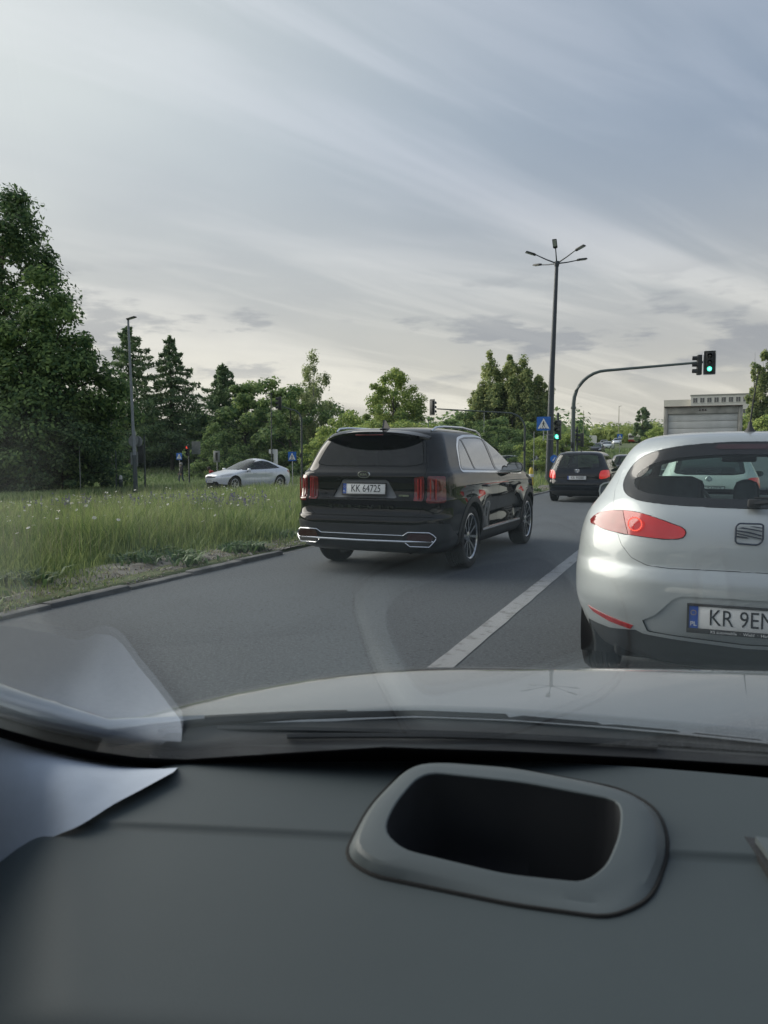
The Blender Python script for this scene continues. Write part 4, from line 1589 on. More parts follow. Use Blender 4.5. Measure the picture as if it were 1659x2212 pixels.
    u.tube([(.45, .35, .27), (.45, .9, .28)], .05, 8)
    u.done('underbody', m_dark, t)
    MB().box((0, 3.45, 1.0), (1.5, .35, .25), bevel=.05).done('dashboard', m_trim, t)
    for x, y in ((-.38, 2.15), (.38, 2.15), (-.40, 1.15), (.40, 1.15)):
        seat(t, x, y, .40)
    return t


g_tint2 = glass('tinted side glass', (.14, .16, .17), .17, power=2.6)
m_refl_dark = mat('smoked reflector', (.035, .006, .008), .12, coat=1.)
g_rear = glass('dark rear glass', (.05, .055, .06), .05)
satin2 = mat('satin grey panel', (.15, .16, .17), .36, coat=.3, coat_r=.2)
suv = black_suv((-3.40, 7.70, 0), R(-1.8))


# ------------------------------------------------------------------ the silver hatchback ahead
def ring_tube(b, pts, r, n=6):
    b.tube(pts + [pts[0]], r, n, caps=False)


def silver_hatch(loc, rz):
    t = tag(empty('hatchback_car', loc, rz), 'silver hatchback close ahead at the right edge with a lit red brake lamp', 'car', 'vehicles on the road')
    P = mat('silver car paint', (.43, .47, .485), .42, metal=.45, coat=.8, coat_r=.03, vary=.012, scale=300)
    #      z    w     yr    yf    axr  ayr  axf  ayf  cr   cf
    K = [(.19, .70, .26, 4.10, .50, .44, .40, .40, .06, .15),
         (.24, .80, .14, 4.20, .56, .52, .45, .45, .07, .18),
         (.32, .855, .06, 4.28, .60, .58, .50, .50, .08, .20),
         (.42, .876, .015, 4.31, .58, .55, .50, .50, .09, .20),
         (.55, .884, .000, 4.315, .52, .48, .50, .50, .10, .20),
         (.66, .886, .004, 4.30, .52, .48, .50, .50, .10, .20),
         (.715, .885, .020, 4.28, .51, .48, .50, .50, .10, .20),
         (.745, .884, .034, 4.25, .50, .48, .50, .48, .10, .20),
         (.82, .880, .040, 4.05, .50, .48, .48, .46, .10, .20),
         (.90, .870, .052, 3.70, .50, .48, .46, .44, .10, .18),
         (.96, .852, .068, 3.40, .48, .46, .44, .42, .10, .16),
         (1.005, .830, .088, 3.20, .46, .44, .40, .40, .10, .15),
         (1.05, .798, .122, 3.06, .42, .40, .36, .38, .10, .14),
         (1.10, .762, .170, 2.95, .38, .36, .32, .36, .10, .14),
         (1.18, .716, .250, 2.78, .34, .32, .30, .36, .10, .13),
         (1.27, .668, .330, 2.56, .30, .30, .28, .36, .09, .12),
         (1.335, .628, .372, 2.38, .28, .28, .28, .36, .09, .12),
         (1.375, .590, .392, 2.24, .30, .28, .28, .36, .09, .11),
         (1.408, .540, .430, 2.10, .30, .30, .28, .36, .08, .10),
         (1.435, .440, .560, 1.92, .30, .36, .28, .36, .05, .08),
         (1.450, .28, .82, 1.70, .2, .3, .2, .3, .02, .0),
         (1.454, .03, 1.20, 1.35, .02, .03, .02, .03, 0, 0)]

    def warp(V):
        x, y, z = V.T.copy()
        x = x * (1 - .05 * np.clip((y - 2.9) / 1.4, 0, 1) ** 2)
        for cy in (.80, 3.378):
            g = np.exp(-((y - cy) / .42) ** 2) * np.exp(-((z - .60) / .22) ** 2)
            x += np.sign(x) * .022 * g * (np.abs(x) > .5)
        # the flank is scooped between the arches below a rising crease
        hol = np.exp(-((z - (.62 + .04 * y)) / .13) ** 2) * smooth(1.1, 1.5, y) * (1 - smooth(2.7, 3.1, y))
        x -= np.sign(x) * .03 * hol * (np.abs(x) > .5)
        return np.stack([x, y, z], -1)
    bm = body_mesh(K, 5, 18, 14, 60, warp)
    RAX, FAX, WR = .80, 3.378, .316
    low = lambda c: c.z < .8
    for ay in (RAX, FAX):
        cut(bm, circle(ay, WR, .362), 'side', 1, low)
    # side windows
    dlo = rpoly([(.80, 1.085), (1.6, 1.03), (2.95, .985), (2.60, 1.20), (2.20, 1.345), (1.70, 1.385), (1.25, 1.365), (.95, 1.25)], .05, 3)
    cut(bm, dlo, 'side', 4)
    cut(bm, rpoly([(.86, 1.10), (1.50, 1.055), (1.46, 1.355), (1.27, 1.345), (1.0, 1.235)], .04, 3), 'side', 5)
    cut(bm, rpoly([(1.60, 1.050), (2.84, 1.005), (2.56, 1.185), (2.19, 1.325), (1.68, 1.368), (1.56, 1.365)], .04, 3), 'side', 5)
    cut(bm, rpoly([(1.12, .42), (1.56, .36), (1.56, 1.03), (.92, 1.06), (1.0, .78)], .06, 3), 'side', 6)
    cut(bm, rpoly([(1.575, .36), (2.75, .36), (2.90, .60), (2.92, .965), (1.575, 1.03)], .06, 3), 'side', 6)
    # windscreen
    cut(bm, mirror_poly([(0, 1.03), (.56, 1.03), (.63, 1.06), (.55, 1.30), (.46, 1.385), (0, 1.40)]), 'front', 12, lambda c: c.y > 1.9)
    # tailgate and glass
    tg = mirror_poly([(0, .742), (.20, .741), (.36, .738), (.47, .746), (.55, .778), (.605, .84), (.635, .91), (.655, .98), (.668, 1.05), (.672, 1.12), (.655, 1.20), (.62, 1.29), (.57, 1.365), (.50, 1.405), (0, 1.428)])
    cut(bm, tg, 'rear', 7)
    ov = mirror_poly([(0, 1.046), (.30, 1.052), (.50, 1.066), (.575, 1.085), (.615, 1.115), (.628, 1.155), (.617, 1.205), (.585, 1.26), (.535, 1.305), (.44, 1.342), (.30, 1.365), (.15, 1.377), (0, 1.382)])
    cut(bm, chaikin(ov), 'rear', 4)
    iv = mirror_poly([(0, 1.090), (.28, 1.094), (.46, 1.106), (.535, 1.122), (.565, 1.15), (.565, 1.185), (.54, 1.225), (.485, 1.262), (.40, 1.290), (.25, 1.310), (0, 1.320)])
    cut(bm, chaikin(iv), 'rear', 8)
    cut(bm, rpoly([(-.165, 1.343), (.165, 1.343), (.15, 1.368), (-.15, 1.368)], .01, 2), 'rear', 13)
    # almond tail lamps crossed by the tailgate joint
    alm = [(.288, .934), (.288, .910), (.305, .893), (.36, .884), (.47, .888), (.60, .897), (.69, .906), (.75, .920), (.785, .944), (.775, .975), (.74, .997), (.68, 1.013), (.58, 1.018), (.50, 1.008), (.42, .986), (.35, .962), (.308, .950)]
    alm = chaikin(alm)
    for s in (-1, 1):
        cut(bm, [(s * x, z) for x, z in alm], 'rear', 10)
        # the inner half on the tailgate is the lit one
        inner = [(x, z) for x, z in alm if x < .602 + (z - .897) * .34]
        top = max((p for p in inner if p[1] > .96), key=lambda p: p[0]); bot = max((p for p in inner if p[1] < .96), key=lambda p: p[0])
        k0 = inner.index(bot)
        cut(bm, [(s * x, z) for x, z in inner], 'rear', 14)
    cut(bm, [(.12, .905), (.36, .93), (.385, .95), (.36, .975), (.28, 1.0), (.12, 1.01)], 'side', 10, lambda c: c.y < .40 and abs(c.x) > .69 and c.z < 1.01)
    # bumper: plate recess, reflectors, dark lower valance
    rec = mirror_poly([(0, .385), (.46, .405), (.485, .462), (.46, .478), (.42, .500), (.365, .560), (.335, .592), (.29, .608), (.10, .612), (0, .612)])
    cut(bm, rec, 'rear', 9)
    cut(bm, mirror_poly([(0, .10), (.80, .10), (.80, .385), (.66, .378), (.52, .402), (.48, .388), (0, .366)]), 'rear', 11)
    for s in (-1, 1):
        cut(bm, [(s * .53, .425), (s * .545, .402), (s * .66, .418), (s * .76, .448), (s * .795, .475), (s * .70, .455)], 'rear', 15)
    grey = mat('dark grey bumper plastic', (.035, .038, .042), .6, vary=.12, scale=25, bump=.1, bscale=400)
    specs = {0: ('body', P, 0, 0, 0, False), 4: ('window_surround', m_gloss, 0, .001, .006, True), 5: ('window', g_clear, 0, -.001, 0, True), 6: ('door', P, .003, 0, .012, True),
             7: ('tailgate', P, .0032, .0015, .016, True), 8: ('rear_window', g_seat, 0, .0015, 0, True), 9: ('plate_recess', P, 0, -.010, 0, True), 10: ('tail_lamp', m_seat_lamp, .002, .006, .012, True),
             11: ('bumper_valance', grey, 0, -.006, 0, True), 12: ('windscreen', g_clear, 0, 0, 0, True), 13: ('brake_light', m_refl_dark, 0, .004, .006, True), 14: ('tail_lamp', m_seat_lit, .002, .007, .012, True),
             15: ('reflector', m_red, .001, .004, .006, True)}
    split_parts(bm, specs, t, ('inner_shell', m_trim, .03), (1, 5, 8, 12))
    # lit ring of light points in the left lamp and the right one
    for s in (-1, 1):
        cx, cz, R_ = s * .535, .955, .034
        for k in range(20):
            a = 2 * math.pi * k / 20
            x = cx + R_ * math.cos(a)
            y = .028 + .056 + .10 * (x / .87) ** 2 + .30 * max(0, abs(x) - .36) ** 2 - .018
            MB().lathe([(0, -.004), (.0042, -.003), (.005, 0), (.004, .004), (0, .006)], 8, 'Y').done('light_point', m_led, t, (x, y - .012, cz + R_ * math.sin(a)))
    # emblem: framed bars
    em = empty('brand_emblem', (0, .040, .930), 0, t)
    fr = rpoly([(-.060, -.048), (.040, -.052), (.060, -.030), (.060, .044), (.050, .050), (-.046, .050), (-.060, .034)], .018, 4)
    b = MB(); ring_tube(b, [(x, 0, z) for x, z in fr], .0048, 6)
    m_em = mat('emblem dark blue', (.012, .02, .045), .25, coat=.6)
    b.done('emblem_frame', m_em, em)
    for p in ([(-.054, .026), (.006, .020), (.054, .012), (.054, .018), (.010, .026), (-.03, .032)], [(-.055, .010), (.0, .003), (.054, -.010), (.054, -.003), (.0, .011), (-.055, .017)], [(-.055, -.010), (-.01, -.016), (.0, -.022), (-.055, -.018)],
              [(.0, .036), (.054, .028), (.054, .033), (.02, .038)], [(-.055, -.002), (.054, -.024), (.054, -.019), (-.055, .004)]):
        MB().prism(p, .005, lambda a, c, d: Vector((a, -.003 + d, c))).done('emblem_bar', m_em, em)
    number_plate(t, (0, -.006, .512), 'KR 9EM27', tilt=R(-4), caption='KS automobile  ·  Wiehl  ·  Handy 0171')
    # wiper at the foot of the rear window
    w = MB()
    w.tube([(.02, .085, 1.075), (.12, .075, 1.085), (.40, .105, 1.105)], [.014, .010, .006], 6)
    w.box((.02, .10, 1.075), (.06, .05, .045), bevel=.012)
    w.tube([(.02, .105, 1.102), (.26, .11, 1.100), (.50, .135, 1.118)], .006, 5)
    w.done('rear_wiper', m_black, t)
    # roof aerial leaning back
    a = MB()
    a.lathe([(0, .062), (.008, .060), (.014, .03), (.034, .0), (.0, -.004)], 14, 'Z')
    a.tube([(0, 0, .05), (.012, -.03, .18), (.03, -.07, .33)], [.0045, .004, .0022], 6)
    a.done('roof_aerial', m_black, t, (.01, .66, 1.436))
    for s in (-1, 1):
        side_mirror(t, s * .83, 2.62, 1.02, P, s)
        for y in (1.36, 2.30): door_handle(t, s * .868, y, .80 if y < 2 else .79, P, s)
        for y in (RAX, FAX): wheel(t, s * .765, y, WR, .205, 'ten', 'hatch')
        MB().prism(rpoly([(3.55, .62), (4.02, .60), (4.0, .72), (3.5, .78)], .02, 2), .01, lambda a_, c, d: Vector((s * (.80 - .2 * max(0, a_ - 3.7) - d), a_, c))).done('headlamp', mat('headlamp glass', (.5, .52, .55), .08, coat=1.), t)
    wheel_wells(t, (RAX, FAX), .87, WR + .01)
    u = MB().box((0, 2.1, .25), (1.3, 3.6, .10), bevel=.03)
    u.box((.42, .24, .30), (.36, .22, .16), bevel=.05)
    u.done('underbody', m_dark, t)
    # cabin
    for x in (-.36, .36): seat(t, x, 1.72, .22, m_seat_cloth, .62)
    b = MB()
    b.box((0, .88, .42), (1.24, .50, .20), bevel=.06)
    b.box((0, .66, .70), (1.22, .16, .56), rot=Matrix.Rotation(R(16), 4, 'X'), bevel=.06)
    rs = b.done('rear_bench', m_seat_cloth, t)
    for x, w_, h_ in ((-.40, .34, .20), (0, .13, .17), (.40, .34, .20)):
        h = MB().box((x, .585, 1.095), (w_, .11, h_), bevel=.05)
        h.done('headrest', m_seat_cloth, rs)
    MB().box((0, 2.85, .88), (1.3, .45, .22), bevel=.08).done('dashboard', m_trim, t)
    MB().box((0, .40, .90), (1.16, .42, .03), bevel=.01).done('parcel_shelf', m_trim, t)
    steering_wheel(t, -.36, 2.45, .90)
    MB().box((0, 2.28, 1.30), (.24, .03, .07), bevel=.015).done('interior_mirror', m_black, t)
    return t


g_seat = glass('green tinted rear glass', (.74, .86, .82), .04)
m_seat_cloth = mat('grey seat cloth', (.035, .04, .046), .85, vary=.25, scale=30)
m_seat_lamp = mat('rose red lens', (.24, .016, .020), .10, coat=1., vary=.18, scale=9, emit=(1., .05, .04), es=.03)
m_seat_lit = mat('lit red lens', (.34, .010, .012), .12, coat=1., emit=(1., .03, .025), es=.13, vary=.15, scale=9)
silver_hatch((.245, 4.06, 0), R(-1.2))


# ------------------------------------------------------------------ other cars, from one family of shapes
HATCH = [(.18, .66, .16, 3.62, .30, .25, .35, .35, .04, .12), (.24, .76, .06, 3.70, .34, .30, .42, .42, .05, .15), (.36, .825, .015, 3.77, .36, .34, .45, .45, .06, .18),
         (.50, .842, .0, 3.785, .36, .36, .45, .45, .06, .18), (.60, .847, .012, 3.78, .34, .36, .45, .45, .06, .18), (.66, .847, .045, 3.76, .32, .36, .45, .45, .06, .18),
         (.80, .842, .055, 3.60, .30, .36, .44, .42, .06, .16), (.92, .828, .075, 3.25, .30, .36, .42, .40, .06, .15), (.98, .812, .10, 3.00, .30, .34, .38, .38, .06, .14),
         (1.04, .785, .14, 2.86, .28, .32, .34, .36, .06, .13), (1.18, .725, .21, 2.62, .25, .28, .30, .34, .06, .12), (1.32, .665, .285, 2.34, .24, .26, .28, .34, .06, .11),
         (1.41, .615, .34, 2.10, .24, .26, .28, .34, .05, .10), (1.46, .55, .42, 1.92, .26, .28, .28, .34, .04, .08), (1.50, .40, .65, 1.68, .26, .34, .24, .3, .03, .05), (1.515, .03, 1.05, 1.25, .02, .03, .02, .03, 0, 0)]
SALOON = [(.18, .70, .20, 4.45, .30, .25, .45, .40, .04, .15), (.26, .82, .08, 4.58, .36, .32, .50, .45, .05, .20), (.40, .88, .03, 4.66, .40, .38, .55, .50, .06, .24),
          (.54, .905, .0, 4.68, .40, .40, .55, .52, .06, .26), (.66, .908, .02, 4.66, .40, .40, .55, .52, .06, .26), (.74, .905, .04, 4.55, .38, .40, .54, .50, .06, .26),
          (.80, .898, .05, 4.30, .38, .42, .52, .48, .06, .24), (.87, .884, .06, 3.90, .38, .44, .48, .46, .06, .20), (.93, .862, .09, 3.52, .38, .46, .44, .44, .07, .18),
          (.98, .832, .17, 3.36, .38, .50, .40, .42, .08, .16), (1.06, .782, .42, 3.12, .36, .50, .36, .40, .08, .15), (1.16, .726, .74, 2.86, .34, .48, .32, .38, .08, .14),
          (1.27, .664, 1.08, 2.56, .32, .46, .30, .36, .08, .13), (1.35, .610, 1.36, 2.28, .32, .44, .30, .36, .07, .11), (1.40, .52, 1.62, 2.05, .3, .3, .3, .3, .04, .05), (1.44, .03, 1.82, 1.86, .02, .02, .02, .02, 0, 0)]


def small_car(name, label, loc, rz, paint, plate='KR 4T817', kind='hatch', s=(1, 1, 1), sub=3, brake=False, badge='round', group='vehicles on the road', lampcol=None, cat='car', seats=True):
    t = tag(empty(name, loc, rz), label, cat, group)
    hatch = kind == 'hatch'
    K = HATCH if hatch else SALOON
    W, L_, H = (.847, 3.785, 1.515) if hatch else (.905, 4.68, 1.44)
    RAX, FAX, WR = (.68, 3.14, .295) if hatch else (.95, 3.82, .335)

    def warp(V):
        x, y, z = V.T.copy()
        x = x * (1 - .05 * np.clip((y - L_ * .68) / (L_ * .3), 0, 1) ** 2)
        hol = np.exp(-((z - .60) / .12) ** 2) * smooth(RAX + .4, RAX + .8, y) * (1 - smooth(FAX - .7, FAX - .4, y))
        x -= np.sign(x) * .025 * hol * (np.abs(x) > .5)
        for cy in (RAX, FAX):
            x += np.sign(x) * .018 * np.exp(-((y - cy) / .4) ** 2) * np.exp(-((z - .58) / .2) ** 2) * (np.abs(x) > .5)
        return np.stack([x, y, z], -1)
    bm = body_mesh(K, sub, 8, 7, 36, warp)
    low = lambda c: c.z < .8
    for ay in (RAX, FAX): cut(bm, circle(ay, WR, WR + .045, 20), 'side', 1, low)
    if hatch:
        cut(bm, rpoly([(.62, 1.06), (1.4, 1.02), (2.72, .985), (2.50, 1.15), (2.16, 1.36), (1.7, 1.43), (1.1, 1.42), (.80, 1.34)], .05, 2), 'side', 4)
        for p in ([(.68, 1.08), (1.34, 1.045), (1.32, 1.405), (1.1, 1.40), (.84, 1.325)], [(1.42, 1.042), (2.60, 1.005), (2.44, 1.15), (2.14, 1.335), (1.7, 1.41), (1.40, 1.41)]):
            cut(bm, rpoly(p, .03, 2), 'side', 5)
        for p in ([(.98, .38), (1.38, .34), (1.38, 1.01), (.72, 1.04), (.82, .75)], [(1.395, .34), (2.5, .34), (2.62, .6), (2.64, .96), (1.395, 1.01)]):
            cut(bm, rpoly(p, .05, 2), 'side', 6)
        cut(bm, mirror_poly([(0, .60), (.48, .60), (.56, .66), (.60, .80), (.63, .98), (.66, 1.08), (.62, 1.28), (.56, 1.42), (.45, 1.455), (0, 1.47)]), 'rear', 7)
        cut(bm, mirror_poly([(0, 1.00), (.40, 1.00), (.56, 1.025), (.595, 1.06), (.56, 1.26), (.52, 1.37), (.42, 1.405), (0, 1.42)]), 'rear', 8)
        lam = [(.60, .70), (.66, .69), (.80, .72), (.83, .80), (.83, .90), (.72, .96), (.63, .93), (.60, .82)]
        for sg in (-1, 1): cut(bm, rpoly([(sg * x, z) for x, z in lam], .03, 2), 'rear', 10)
        cut(bm, [(.05, .72), (.42, .76), (.50, .88), (.40, .955), (.05, .95)], 'side', 10, lambda c: c.y < .45 and abs(c.x) > .68)
        cut(bm, mirror_poly([(0, 1.0), (.52, 1.0), (.62, 1.03), (.54, 1.28), (.44, 1.40), (0, 1.44)]), 'front', 12, lambda c: c.y > 1.7)
        cut(bm, mirror_poly([(0, .10), (.75, .10), (.75, .30), (.55, .36), (0, .36)]), 'rear', 11)
        head = [(.52, .62), (.60, .60), (.80, .68), (.80, .80), (.70, .80)]
    else:
        cut(bm, rpoly([(.90, 1.00), (1.8, .965), (3.30, .925), (2.95, 1.08), (2.45, 1.28), (2.0, 1.335), (1.55, 1.29), (1.15, 1.13)], .05, 2), 'side', 4)
        for p in ([(1.02, 1.02), (1.86, .985), (1.84, 1.305), (1.57, 1.265), (1.22, 1.125)], [(1.94, .982), (3.14, .945), (2.86, 1.08), (2.42, 1.258), (2.0, 1.312), (1.92, 1.31)]):
            cut(bm, rpoly(p, .03, 2), 'side', 5)
        for p in ([(1.35, .40), (1.88, .36), (1.88, .95), (1.15, .98), (1.2, .75)], [(1.90, .36), (3.1, .36), (3.2, .6), (3.22, .90), (1.90, .95)]):
            cut(bm, rpoly(p, .05, 2), 'side', 6)
        cut(bm, mirror_poly([(0, .94), (.60, .94), (.70, .97), (.60, 1.22), (.48, 1.345), (0, 1.40)]), 'front', 12, lambda c: c.y > 2.0)
        cut(bm, mirror_poly([(0, 1.0), (.55, 1.0), (.6, 1.06), (.48, 1.30), (0, 1.36)]), 'rear', 8)
        for sg in (-1, 1): cut(bm, rpoly([(sg * x, z) for x, z in [(.42, .80), (.60, .74), (.88, .78), (.88, .90), (.70, .90)]], .03, 2), 'rear', 10)
        cut(bm, mirror_poly([(0, .10), (.8, .10), (.8, .30), (.55, .34), (0, .34)]), 'front', 11)
        head = [(.56, .69), (.62, .655), (.86, .69), (.87, .78), (.74, .79)]
        cut(bm, mirror_poly([(0, .60), (.34, .605), (.40, .635), (.30, .655), (0, .66)]), 'front', 11)
    for sg in (-1, 1): cut(bm, rpoly([(sg * x, z) for x, z in head], .02, 2), 'front', 16)
    cut(bm, mirror_poly([(0, .30), (.45, .30), (.5, .36), (.45, .44), (0, .44)]), 'front', 11)
    specs = {0: ('body', paint, 0, 0, 0, False), 4: ('window_surround', m_gloss, 0, .001, .006, True), 5: ('window', g_car, 0, 0, 0, True), 6: ('door', paint, .004, 0, .012, True),
             7: ('tailgate', paint, .004, .0015, .014, True), 8: ('rear_window', g_car, 0, .002, 0, True), 10: ('tail_lamp', lampcol or m_red_lit if brake else m_red, .002, .006, .012, True),
             11: ('bumper_valance', m_black, 0, -.004, 0, True), 12: ('windscreen', g_car, 0, 0, 0, True), 16: ('headlamp', mat('headlamp glass', (.5, .52, .55), .08, coat=1.), .002, .003, .008, True)}
    split_parts(bm, specs, t, ('inner_shell', m_trim, .03), (1, 5, 8, 12))
    if hatch:
        number_plate(t, (0, .032, .725), plate, tilt=R(-3))
        number_plate(t, (0, 3.80, .40), plate, front=True, frame=False)
        if badge == 'oval':
            b = MB()
            for sx, sz, dz in ((.068, .046, 0), (.030, .043, 0), (.050, .016, .020)):
                ring_tube(b, [(sx * math.cos(a), 0, dz + sz * math.sin(a)) for a in np.linspace(0, 2 * math.pi, 20, endpoint=False)], .006, 6)
            b.done('brand_badge', m_chrome, t, (0, .068, .930))
        else:
            MB().lathe([(0, -.006), (.05, -.005), (.055, 0), (0, .004)], 20, 'Y').done('brand_badge', m_chrome, t, (0, .066, .925))
        MB().tube([(-.62, .012, .47), (-.3, -.004, .452), (.3, -.004, .452), (.62, .012, .47)], .014, 6).done('bumper_crease', paint, t)
        MB().tube([(.01, .10, 1.02), (.10, .095, 1.03), (.36, .13, 1.05)], [.012, .009, .005], 5).done('rear_wiper', m_black, t)
    else:
        number_plate(t, (0, 4.69, .45), plate, front=True, frame=False)
        number_plate(t, (0, .02, .62), plate)
    MB().lathe([(0, .10), (.006, .10), (.012, .02), (.02, 0), (0, -.003)], 10, 'Z').done('roof_aerial', m_black, t, (0, .70 if hatch else 1.70, 1.50 if hatch else 1.405))
    for sg in (-1, 1):
        mx = (.80, 2.50, .985) if hatch else (.86, 3.02, .925)
        side_mirror(t, sg * mx[0], mx[1], mx[2], paint, sg)
        for y in ((1.18, 2.05) if hatch else (1.55, 2.6)):
            door_handle(t, sg * (W - .012), y, .84 if hatch else .80, paint, sg)
        for y in (RAX, FAX): wheel(t, sg * (W - .115), y, WR, .19, 'small', kind)
    wheel_wells(t, (RAX, FAX), W - .015, WR)
    MB().box((0, L_ / 2, .24), (1.2, L_ - .6, .10), bevel=.03).done('underbody', m_dark, t)
    if seats:
        c = (1.58, .75) if hatch else (2.1, 1.2)
        for x in (-.34, .34): seat(t, x, c[0], .22, None, .60)
        b = MB().box((0, c[1] + .22, .42), (1.2, .48, .2), bevel=.06); b.box((0, c[1], .70), (1.2, .15, .5), rot=Matrix.Rotation(R(15), 4, 'X'), bevel=.05)
        b.done('rear_bench', m_trim, t)
        MB().box((0, FAX - .55, .84), (1.3, .4, .2), bevel=.07).done('dashboard', m_trim, t)
    t.scale = s
    return t


g_car = glass('car glass', (.42, .50, .50), .06)
p_navy = mat('dark blue car paint', (.006, .0085, .014), .3, coat=1., coat_r=.015, spec=0.)
p_white = mat('white car paint', (.70, .74, .72), .35, coat=.8, spec=.3)
p_silver = mat('light silver car paint', (.70, .74, .80), .30, metal=.35, coat=1.)
p_grey = mat('grey car paint', (.10, .11, .12), .35, metal=.3, coat=1.)
p_black = mat('black car paint plain', (.006, .006, .007), .3, coat=1., spec=0.)


def T(x, y): return (x, y, float(terrain(x, y)))


small_car('hatchback_car', 'dark blue hatchback with lit brake lamps in the left lane ahead of the SUV', T(-3.19, 22.6), R(-1.5), p_navy, 'KR 950BE', s=(1.03, 1.05, .985), sub=4, brake=True, badge='oval')
small_car('hatchback_car', 'white hatchback seen through the windows of the silver hatchback', T(.22, 15.6), R(-1), p_white, 'KR 2AS57', s=(1.05, 1.1, .97), sub=4, brake=True)
small_car('hatchback_car', 'dark hatchback further ahead, half hidden by the dark blue one', T(-2.95, 36.5), R(-2), p_grey, 'KR 6WL03', s=(1.05, 1.1, .96), brake=False)
hx, hy, hz = spot(546, 37.5)
small_car('saloon_car', 'silver saloon with a rounded roof coming towards us beyond the meadow', T(-20.0, 35.2), R(180 - 19), p_silver, 'KR 7PA21', 'saloon', (1.0, .98, 1.10), sub=4)
cx, cy, cz = spot(1165, 64)
small_car('saloon_car', 'dark parked car with pale roof edge left of the lamp mast', T(cx, cy), R(200), p_grey, 'KR 11B20', 'saloon', (1, 1, 1.05), sub=2, group='cars at the far junction', seats=False)
cx, cy, cz = spot(1120, 66)
small_car('hatchback_car', 'white parked car glimpsed past the wing mirror of the SUV', T(cx, cy), R(140), p_white, 'KR 11B21', 'hatch', (1, 1, 1), sub=2, group='cars at the far junction', seats=False)
for u, d, col, kind, lab, rz in [(1316, 128, p_white, 'saloon', 'white car coming down the far rise beside the blue sign', 176), (1306, 150, p_grey, 'hatch', 'dark car behind the white one on the far rise', 182),
                                 (1292, 96, p_black, 'hatch', 'dark car low on the far road above the roof of the blue hatchback', 178), (1334, 165, p_silver, 'hatch', 'pale car behind the blue sign on the far rise', 180)]:
    x, y, z = spot(u, d)
    small_car('far_car', lab, T(x, y), R(rz), col, 'KR 88F42', kind, sub=2, group='cars on the far rise', seats=False)


# ------------------------------------------------------------------ street furniture
def signal_head(parent, loc, rz, lit='green', plate=False, name='signal_head', s=1.):
    """signal_head > lens, visor, back_board; faces -Y before turning"""
    b = MB().box((0, .09, 0), (.28, .20, .90), bevel=.03)
    h = b.done(name, m_signal, parent, loc, (0, 0, rz))
    h.scale = (s, s, s)
    if plate:
        MB().prism(rpoly([(-.26, -.54), (.26, -.54), (.26, .54), (-.26, .54)], .05, 3), .012, lambda a, c, d: Vector((a, .10 + d, c))).done('back_board', mat('back board black', (.02, .022, .022), .5), h)
        b = MB()
        ring_tube(b, [(x, .098, z) for x, z in rpoly([(-.255, -.535), (.255, -.535), (.255, .535), (-.255, .535)], .05, 3)], .014, 4)
        b.done('board_edge', m_sign_white, h)
    for k, col in enumerate(('red', 'amber', 'green')):
        z = .29 - .29 * k
        on = col == lit
        m = {'green': m_green, 'red': m_redlamp}.get(col) if on else m_lens
        MB().lathe([(0, -.022), (.05, -.020), (.085, -.012), (.105, 0), (.105, .01), (0, .01)], 20, 'Y').done('lens', m, h, (0, -.012, z))
        if on:
            MB().lathe([(0, -.006), (.05, -.004), (.062, .006), (0, .008)], 16, 'Y').done('lens_core', m_green_hot if col == 'green' else m_redlamp, h, (0, -.036, z))
        v = MB()
        rows = []
        for y, rr in ((-.01, .115), (-.20, .112)):
            rows.append([v.bm.verts.new((rr * math.cos(a), y, rr * math.sin(a))) for a in np.linspace(R(-35), R(215), 18)])
        rows2 = [[v.bm.verts.new((p.co.x * .95, p.co.y, p.co.z * .95)) for p in r_] for r_ in rows]
        for k2 in range(17):
            v.bm.faces.new((rows[0][k2], rows[0][k2 + 1], rows[1][k2 + 1], rows[1][k2]))
            v.bm.faces.new((rows2[0][k2 + 1], rows2[0][k2], rows2[1][k2], rows2[1][k2 + 1]))
            v.bm.faces.new((rows[1][k2], rows[1][k2 + 1], rows2[1][k2 + 1], rows2[1][k2]))
        v.done('visor', m_signal, h, (0, 0, z))
    return h


def crossing_sign(parent, loc, rz, w=.60, side='crossing'):
    """square blue sign with a white triangle and a walking figure"""
    s = MB().prism(rpoly([(-w / 2, -w / 2), (w / 2, -w / 2), (w / 2, w / 2), (-w / 2, w / 2)], .04, 3), .012, lambda a, c, d: Vector((a, d, c))).done('crossing_sign', m_sign_blue, parent, loc, (0, 0, rz))
    q = w / .6
    f = lambda a, c, d: Vector((a * q, -.004 - d, c * q))
    MB().prism([(-.25, -.215), (.25, -.215), (0, .235)], .003, f).done('white_triangle', m_sign_white, s)
    g = MB()
    f2 = lambda a, c, d: Vector((a * q, -.009 - d, c * q))
    g.prism([(.022 * math.cos(a), .082 + .024 * math.sin(a)) for a in np.linspace(0, 2 * math.pi, 10, endpoint=False)], .002, f2)
    g.prism([(-.020, .055), (.028, .050), (.022, -.05), (-.022, -.05)], .002, f2)
    g.prism([(-.020, -.05), (.004, -.05), (-.045, -.165), (-.072, -.160)], .002, f2)
    g.prism([(.0, -.05), (.022, -.05), (.075, -.150), (.055, -.165)], .002, f2)
    g.prism([(-.020, .05), (-.010, .03), (-.060, -.035), (-.074, -.02)], .002, f2)
    g.prism([(.02, .05), (.028, .03), (.072, -.025), (.060, -.045)], .002, f2)
    g.done('walking_figure', m_sign_black, s)
    for k in range(3):
        MB().prism([(-.16 + .11 * k, -.208), (-.09 + .11 * k, -.208), (-.10 + .11 * k, -.18), (-.15 + .11 * k, -.18)], .002, f2).done('stripe', m_sign_black, s)
    return s


